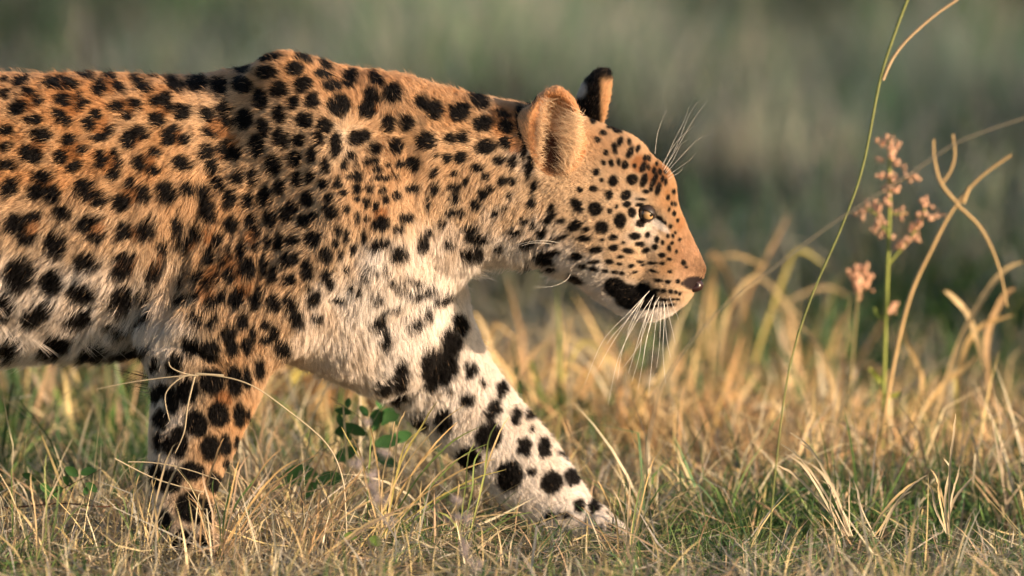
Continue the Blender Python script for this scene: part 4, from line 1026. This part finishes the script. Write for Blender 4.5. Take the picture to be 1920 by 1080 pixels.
# ------------------------------------------------------------------ plants one can pick out
stem_m = plant_mat('stem', .1, .6)
def parts_mesh(name, pieces, mat, parent, col):
    """pieces: list of (V, F); joined because they are one continuous stem or head"""
    Vs, Fs, o = [], [], 0
    for V, Fq in pieces: Vs.append(V); Fs.append(Fq + o); o += len(V)
    V = np.concatenate(Vs); c = np.tile(np.asarray(col, float), (len(V), 1)) if np.ndim(col) == 1 else col
    return mesh_obj(name, V, Fq=np.concatenate(Fs), mat=mat, parent=parent, colors=c)
def path3(pts, y):
    """points given as pixels, at depth y (or one depth per point)"""
    ys_ = np.broadcast_to(np.asarray(y, float), (len(pts),))
    return spline([at(p[0], p[1], yy) for p, yy in zip(pts, ys_)], 8)
def to_ground(u, v, y):
    p = at(u, v, y); return float(px(np.array([p[0], y, 0.0]))[1])
def stalk(pts, y, r0, r1, sides=6):
    p = path3(pts, y); return tube(p, np.linspace(r0, r1, len(p)), sides)
def ribbon(pts, y, w, fold=.25):
    """a flat curved leaf blade of width w"""
    p = path3(pts, y); n = len(p); t = np.linspace(0, 1, n)
    T = np.gradient(p, axis=0); T /= np.linalg.norm(T, axis=1, keepdims=True)
    S = np.cross(T, np.array([0.1, -1.0, 0.15])); S /= np.maximum(np.linalg.norm(S, axis=1, keepdims=True), 1e-6)
    p = p + (rng.normal(0, .5 * PX, (n, 3)) * np.array([1, .5, 1])) * (np.arange(n) % 3 == 0)[:, None]
    wd = w * .5 * rng.uniform(.8, 1.1, n) * np.clip(np.sin(np.clip(t * .92 + .08, 0, 1) * math.pi) ** .6, .06, 1)
    tw = np.sin(t * 5 + rng.uniform(0, 6)) * .5
    D = S * np.cos(tw)[:, None] + np.array([0, 1.0, 0]) * np.sin(tw)[:, None]
    V = np.stack([p - D * wd[:, None], p + np.array([0, fold, 0]) * wd[:, None], p + D * wd[:, None]], 1).reshape(-1, 3)
    i = np.arange(n - 1)[:, None] * 3; j = np.arange(2)[None]
    return V, np.stack([i + j, i + j + 1, i + j + 4, i + j + 3], -1).reshape(-1, 4)
def blossom_piece(c, r, seed):
    r_ = np.random.default_rng(seed); out = []
    D, Q = sphere_grid(7, 5)
    for k in range(9):
        o = r_.normal(0, .62, 3) * r
        out.append((c + o + D * r * r_.uniform(.22, .5) * (1 + .25 * r_.random((len(D), 1))), Q))
    return out
PINK = np.array([.84, .54, .36])
def weed(name, y, stems, heads, leaves, label, cat, stem_col, head_col=PINK, hr=.0044, part='blossom', twigs=(), twig_col=(.46, .34, .20)):
    u0, v0 = stems[0][0][0]
    vb = to_ground(u0, v0, y)
    root = empty(name, tuple(np.array([at(u0, v0, y)[0], y, 0.0])))
    tag(root, label, cat)
    parts_mesh('stem', [stalk(p, y, a * PX, b * PX) for p, a, b in stems], stem_m, root, stem_col)
    for p, a, b in twigs:
        parts_mesh('branch', [stalk(p, y, a * PX, b * PX)], stem_m, root, np.array(twig_col))
    for k, (u, v, s) in enumerate(heads):
        c = at(u, v, y + rng.normal(0, .008))
        parts_mesh(part, blossom_piece(c, hr * s, k + 11), petal_m, root, head_col * rng.uniform(.75, 1.15))
    for p, w, c in leaves:
        parts_mesh('leaf', [ribbon(p, y + rng.normal(0, .01), w * PX)], blade_m, root, np.array(c))
    return root
petal_m = plant_mat('dry_petal', .35, .7)
yw = .62
heads = [(1652,266,1.4),(1666,262,1),(1680,270,1),(1669,286,1.4),(1651,300,1),(1678,306,1.5),(1694,312,.9),(1655,332,1.1),(1668,330,1.3),(1680,336,1.2),(1700,330,.8),(1714,333,1.3),(1664,352,1.4),(1677,354,1.2),(1662,372,1.3),(1668,384,1),
 (1636,382,1.4),(1621,396,1.5),(1642,398,1.6),(1648,414,1.3),(1640,428,1),(1650,438,1),(1676,398,1),(1692,401,1.2),(1734,382,1.4),(1728,398,1.5),(1744,405,1.2),(1762,404,1.1),(1720,418,1.5),(1712,430,1.3),(1720,444,1.1),(1702,452,1.3),(1690,458,1.5),(1682,462,1)]
weed('flowering_weed', yw, [([(1655,840),(1657,720),(1662,560),(1666,460),(1668,380),(1668,300),(1668,262)], 4.2, 2.2), ([(1662,500),(1680,478),(1700,455),(1720,425),(1735,390)], 3, 1.4), ([(1668,440),(1655,425),(1640,400),(1625,392)], 2.4, 1.2), ([(1670,400),(1685,402),(1700,398)], 1.5, 1), ([(1668,350),(1690,338),(1716,332)], 1.5, 1)],
     heads, [([(1655,720),(1640,700),(1630,690)], 12, (.30,.34,.06)), ([(1657,740),(1675,742),(1690,735)], 12, (.34,.36,.07)), ([(1660,600),(1645,590),(1640,575)], 8, (.2,.26,.06))],
     'upright weed with a yellow green stem and clusters of dried orange pink blossoms', 'weed', np.array([.28, .32, .07]))
weed('flowering_weed', .75, [([(1590,800),(1596,700),(1605,600),(1608,540)], 2.6, 1.6), ([(1600,650),(1588,600),(1595,560)], 1.6, 1)],
     [(1600,512,1.7),(1612,506,1.7),(1622,520,1.6),(1604,528,1.8),(1618,536,1.5),(1596,522,1.2),(1608,548,1.2),(1628,534,1),(1678,575,1.3),(1672,583,1.1)], [],
     'low weed with one ragged head of dried orange pink petals', 'weed', np.array([.30, .26, .12]))
weed('dry_forked_stem', .55, [([(1640,900),(1672,700),(1705,560),(1745,470),(1785,395),(1835,335),(1896,290)], 4.6, 2.6), ([(1798,385),(1765,345),(1752,300),(1750,262)], 3.8, 2.0), ([(1765,345),(1782,320),(1790,290),(1786,252)], 3.0, 2.0), ([(1795,385),(1840,430),(1872,500),(1888,575)], 3.4, 1.8),
     ([(1805,380),(1812,362),(1818,350)], 5, 4)], [], [], 'stiff straw coloured stem that forks into bent dry branches', 'dry stem', np.array([.52, .36, .17]))
weed('green_grass_stalk', -.35, [([(1440,1050),(1452,900),(1478,700),(1520,560),(1580,420),(1618,310),(1650,150),(1680,55),(1712,-30),(1740,-120)], 1.2, 3.4), ], [], [],
     'tall thin green grass stalk with a dry side branch, right of the leopard\'s nose', 'grass stalk', np.array([.20, .22, .07]), twigs=[([(1655,150),(1672,112),(1700,75),(1750,30),(1800,-5),(1850,-40)], 3.4, 3.4)])
weed('grey_grass_stalk', -.75, [([(1180,1080),(1225,780),(1262,690),(1340,590),(1440,510),(1560,420),(1700,330),(1800,265),(1940,215)], 1.2, 1.7)], [], [],
     'long grey dry stalk slanting up to the right, out of focus', 'grass stalk', np.array([.24, .21, .15]))
# broad golden blades behind the head and legs
G1, G2, G3, G4 = (.58, .40, .18), (.62, .46, .24), (.50, .42, .13), (.46, .30, .15)
def sheaf(y, blades_, label, name='dry_grass_tuft', cat='grass tuft'):
    pts0 = blades_[0][0][0]
    root = empty(name, (float(at(pts0[0], pts0[1], y)[0]), y, 0.0)); tag(root, label, cat, 'dry grass tufts round the leopard')
    for p, w, c in blades_:
        parts_mesh('blade', [ribbon(p, y + rng.normal(0, .02), w * PX)], blade_m, root, np.array(c) * rng.uniform(.85, 1.1))
sheaf(1.55, [([(1330,720),(1335,600),(1340,520),(1332,470)], 11, G1), ([(1345,720),(1360,600),(1420,520),(1500,600)], 12, G2), ([(1310,700),(1325,560),(1360,480),(1440,500)], 9, G1), ([(1360,730),(1400,560),(1430,500),(1480,400)], 10, G4), ([(1380,740),(1405,620),(1390,560)], 12, G1),
     ([(1350,720),(1375,560),(1345,480),(1320,490)], 12, G4), ([(1400,720),(1470,520),(1500,470),(1550,500)], 10, G3), ([(1420,740),(1440,600),(1540,540),(1600,560)], 10, G2)], 'sheaf of broad golden blades just right of the leopard\'s nose')
sheaf(.9, [([(1540,860),(1570,760),(1535,650),(1490,600)], 13, G2), ([(1500,880),(1545,790),(1600,770),(1625,765)], 14, G1), ([(1400,850),(1480,815),(1550,785),(1612,768)], 22, G2), ([(1400,848),(1490,830),(1560,800),(1600,790)], 12, G1), ([(1560,880),(1610,800),(1650,740),(1672,690)], 8, G1)], 'broad pale blades fanned out low between nose and weed')
sheaf(.8, [([(1710,800),(1770,720),(1810,690),(1832,668)], 12, G1), ([(1700,820),(1730,720),(1700,640),(1690,600)], 10, G1), ([(1740,830),(1800,640),(1870,520),(1920,490)], 12, G2), ([(1790,850),(1800,700),(1830,620),(1900,590)], 12, G1), ([(1850,700),(1820,600),(1790,560),(1770,545)], 12, G2), ([(1860,760),(1850,640),(1880,560),(1905,540)], 16, G4),
     ([(1800,820),(1795,760),(1790,700)], 9, G3)], 'bent golden blades at the right edge beside the forked stem')
sheaf(1.1, [([(960,840),(935,700),(900,600),(880,590)], 9, G2), ([(930,820),(920,660),(930,610),(970,640)], 9, G1), ([(1000,840),(1040,700),(1050,620),(1045,570)], 10, G2), ([(1010,840),(1060,700),(1100,640),(1160,690)], 9, G3), ([(990,840),(1020,700),(1100,700),(1130,800)], 9, G1), ([(1040,850),(1070,760),(1140,750),(1170,740)], 10, G2), ([(1030,840),(1050,760),(1090,720),(1110,690)], 7, G3),
     ([(960,830),(985,720),(1000,660),(1040,640)], 8, G1)], 'golden arching blades in the gap between throat and reaching leg')
sheaf(1.0, [([(540,760),(560,700),(620,690),(720,720)], 24, G3), ([(545,800),(555,720),(540,690),(520,700)], 20, G1), ([(620,820),(600,740),(640,700),(700,700)], 16, G1), ([(540,840),(580,780),(600,740)], 12, G2)], 'broad yellow blades between the two forelegs')
sheaf(1.5, [([(20,840),(40,760),(60,700),(110,690)], 24, G1), ([(90,850),(100,760),(120,700),(180,720)], 24, G2), ([(200,850),(190,760),(230,700),(290,690)], 24, G1), ([(150,850),(160,760),(140,710)], 26, G4), ([(250,860),(250,780),(225,730),(200,740)], 22, G2), ([(60,860),(20,780),(-10,740)], 20, G4)], 'glowing golden leaves under the belly, blurred')
# thin bent straws in front of the near foreleg
root = empty('bent_straw', tuple(at(640, 1040, -.22) * [1, 1, 0])); tag(root, 'pale dry straw arching across the near foreleg', 'straw')
PALE = (.52, .43, .29)
for p, a, b in [([(650,1040),(648,960),(640,890),(610,830),(540,770),(470,722),(400,704),(330,706),(250,716),(180,730)], 1.8, .7), ([(372,704),(340,708),(310,740),(318,790)], 1.5, .8), ([(365,706),(352,760),(345,810),(328,850)], 1.8, .8), ([(372,705),(345,700),(322,690),(316,678)], 1.4, .7), ([(420,704),(390,702),(368,700)], 2, 1.5)]:
    V, Fq = stalk(p, -.22, a * PX, b * PX, 5); mesh_obj('stem', V, Fq=Fq, mat=stem_m, parent=root, colors=np.tile(PALE, (len(V), 1)))
root = empty('bent_straw', tuple(at(245, 1000, -.2) * [1, 1, 0])); tag(root, 'short pale straw lying over the shin of the near foreleg', 'straw')
for p, a, b in [([(215,860),(280,893),(330,910),(390,925)], 1.5, .9), ([(240,866),(290,868),(350,880),(410,900)], 1.2, .8)]:
    V, Fq = stalk(p, -.2, a * PX, b * PX, 5); mesh_obj('stem', V, Fq=Fq, mat=stem_m, parent=root, colors=np.tile(PALE, (len(V), 1)))
def seed_tuft(base, tips, y, w, label, cols, name='dry_grass_tuft'):
    root = empty(name, (float(at(base[0], base[1], y)[0]), y, 0.0)); tag(root, label, 'grass tuft', 'dry grass tufts round the leopard')
    for k, tp in enumerate(tips):
        b = (base[0] + rng.normal(0, 12), base[1])
        mid_ = [(b[0] + (tp[0] - b[0]) * .35 + rng.normal(0, 5), b[1] + (tp[1] - b[1]) * .5), (b[0] + (tp[0] - b[0]) * .72 + rng.normal(0, 4), b[1] + (tp[1] - b[1]) * .85)]
        parts_mesh('blade', [ribbon([b] + mid_ + [tp], y + rng.normal(0, .015), w * rng.uniform(.7, 1.4) * PX)], blade_m, root, np.array(cols[k % len(cols)]) * rng.uniform(.85, 1.15))
seed_tuft((720, 1010), [(870,760),(860,790),(820,752),(900,800),(760,770),(930,860),(950,880),(700,800),(880,850),(690,780),(800,800),(905,905),(740,790),(660,820),(640,800),(920,830),(980,960),(830,830)], -.12, 3.2, 'tuft of thin arching yellow blades between the legs', [G2, G1, G3, (.16,.22,.06)])
seed_tuft((870, 1010), [(935,790),(905,840),(955,780),(890,830),(1000,960),(860,900),(820,960)], -.15, 3.6, 'green and yellow shoot rising against the reaching leg', [(.38,.42,.12), (.22,.30,.08), G2])
seed_tuft((400, 1060), [(530,840),(560,860),(470,850),(500,870),(420,820),(450,860),(380,880),(400,900),(350,930),(540,890),(585,880),(430,900),(600,850)], -.25, 3.0, 'brownish tuft growing against the near forepaw', [G4, G1, (.42,.30,.20), (.10,.17,.05)])
seed_tuft((80, 1060), [(88,850),(60,880),(110,905),(30,900),(150,900),(10,930),(170,940),(125,870)], -.3, 3.0, 'ragged green and straw tuft at the lower left corner', [(.30,.34,.12), G2, (.12,.18,.06), (.40,.34,.24)])
seed_tuft((265, 1060), [(242,870),(300,850),(230,930),(285,900),(330,830),(215,940),(262,890),(350,860)], -.24, 3.4, 'straw tuft just behind the near forepaw', [G2, (.42,.34,.22), (.16,.22,.07)])
seed_tuft((1600, 1005), [(1480,810),(1470,850),(1500,830),(1460,830),(1520,870),(1450,870),(1590,880),(1540,900)], -.1, 4.0, 'feathery bleached grass ear leaning left, low right of centre', [PALE, (.55,.45,.30)])
seed_tuft((1780, 1000), [(1770,860),(1760,880),(1792,775),(1800,870),(1745,880),(1830,890),(1735,905)], -.1, 4.2, 'pale upright stubble tuft near the right edge', [PALE, G2, (.5,.40,.26)])
seed_tuft((1640, 1010), [(1710,920),(1725,900),(1740,890),(1690,940),(1600,900)], -.12, 4.0, 'bleached blades crossing in a loose v near the lower right', [PALE, G2])
seed_tuft((1180, 1060), [(1120,900),(1150,920),(1210,880),(1230,850),(1180,900),(1260,900),(1090,950),(1290,920)], -.2, 3.0, 'thin straws in front of the far forepaw', [G1, (.42,.34,.22), (.14,.2,.06)])
seed_tuft((560, 1075), [(700,905),(720,930),(640,960),(680,880),(760,960),(600,930),(620,900),(520,950),(800,940)], -.3, 3.6, 'sheaf of straw leaning right at the bottom edge', [G4, G2, (.45,.32,.2)])
# dark leafy weed behind the near leg
def leaf_mesh(c, ang, L, w, y, tilt=.4):
    s = np.linspace(0, 1, 9); wd = w * np.sin(s * math.pi) ** .7
    ca, sa = math.cos(ang), math.sin(ang)
    ctr = np.stack([c[0] + L * s * ca, np.full(9, 0.0) - tilt * L * .3 * s, c[2] + L * s * sa - .12 * L * s * s], 1); ctr[:, 1] += y
    px_ = np.stack([-sa * wd, tilt * wd, ca * wd], 1) * .5
    V = np.stack([ctr - px_, ctr + np.array([0, .12, 0]) * wd[:, None], ctr + px_], 1).reshape(-1, 3)
    i = np.arange(8)[:, None] * 3; j = np.arange(2)[None]
    return V, np.stack([i + j, i + j + 1, i + j + 4, i + j + 3], -1).reshape(-1, 4)
def leafy(y, stems, leaves, label, name='leafy_weed', col=(.06, .16, .05)):
    u0, v0 = stems[0][0]; root = empty(name, (float(at(u0, v0, y)[0]), y, 0.0)); tag(root, label, 'weed')
    parts_mesh('stem', [stalk(p, y, 1.8 * PX, 1.0 * PX) for p in stems], stem_m, root, np.array([.12, .12, .05]))
    for (u, v, a, L, w) in leaves:
        c = at(u, v, y); parts_mesh('leaf', [leaf_mesh(c, R(a), L * PX, w * PX, y + rng.normal(0, .006), rng.uniform(-.2, .5))], leaf2_m, root, np.array(col) * rng.uniform(.7, 1.5))
leaf2_m = plant_mat('leaf', .25, .4)
leafy(.21, [[(690,900),(695,840),(680,790),(650,765),(620,745)], [(695,850),(712,800),(716,765)], [(690,880),(660,850),(640,820)]],
      [(700,810,80,52,26),(712,800,60,50,26),(718,790,40,44,26),(690,815,150,60,22),(668,800,190,44,22),(660,775,160,36,16),(650,768,80,26,12),(690,780,120,30,14),(700,835,20,56,26),(700,850,-20,50,22),(672,842,200,52,26),(715,770,95,34,18),(660,826,140,40,20),(730,830,30,50,24),(640,800,100,30,14)],
      'small bushy weed with dark green leaves behind the near foreleg')
leafy(.18, [[(590,960),(585,910),(580,880)]], [(598,888,178,76,42),(590,905,20,60,28),(596,905,215,46,24)], 'broad dark leaf on a low plant right of the near foreleg')
leafy(.05, [[(165,1000),(160,950),(158,915),(150,890)]], [(150,890,25,34,16),(148,893,140,34,18),(120,915,200,40,20),(125,915,100,26,14),(160,905,-30,28,14),(158,930,70,24,12),(70,900,150,34,14),(95,925,130,30,16)], 'small weed with green leaves on a reddish twig at left', col=(.055, .14, .035))
leafy(-.28, [[(650,1060),(655,1030),(690,1012)]], [(690,1012,-10,26,20),(670,1008,160,26,16),(700,1020,60,14,9)], 'tiny round leaved sprout low between the legs', col=(.14, .22, .05))
root = empty('fallen_twig', tuple(at(100, 948, 0) * [1, 1, 0])); tag(root, 'thin reddish brown twig lying across the grass at lower left', 'twig')
for p, a in [([(-40,958),(40,950),(120,944),(200,950),(255,938)], 2.0), ([(80,946),(100,925),(130,910),(190,880)], 1.2)]:
    V, Fq = stalk(p, .0, a * PX, a * .5 * PX, 5); mesh_obj('branch', V, Fq=Fq, mat=stem_m, parent=root, colors=np.tile((.13, .05, .03), (len(V), 1)))
# pale flower heads out of focus, close to the camera
for (u, v, n_, lab) in [(705, 905, 9, 'larger pale lilac flower head out of focus between the legs'), (862, 985, 5, 'smaller pale lilac flower head out of focus below the reaching leg')]:
    hd = [(u + rng.normal(0, 16), v + rng.normal(0, 34), rng.uniform(.9, 1.5)) for _ in range(n_)]
    weed('pale_flower', -.95, [([(u + 12, 1120), (u + 8, 1040), (u, v)], 1.6, 1.2)], hd, [], lab, 'flower', np.array([.25, .22, .16]), np.array([.42, .36, .37]), .0046)
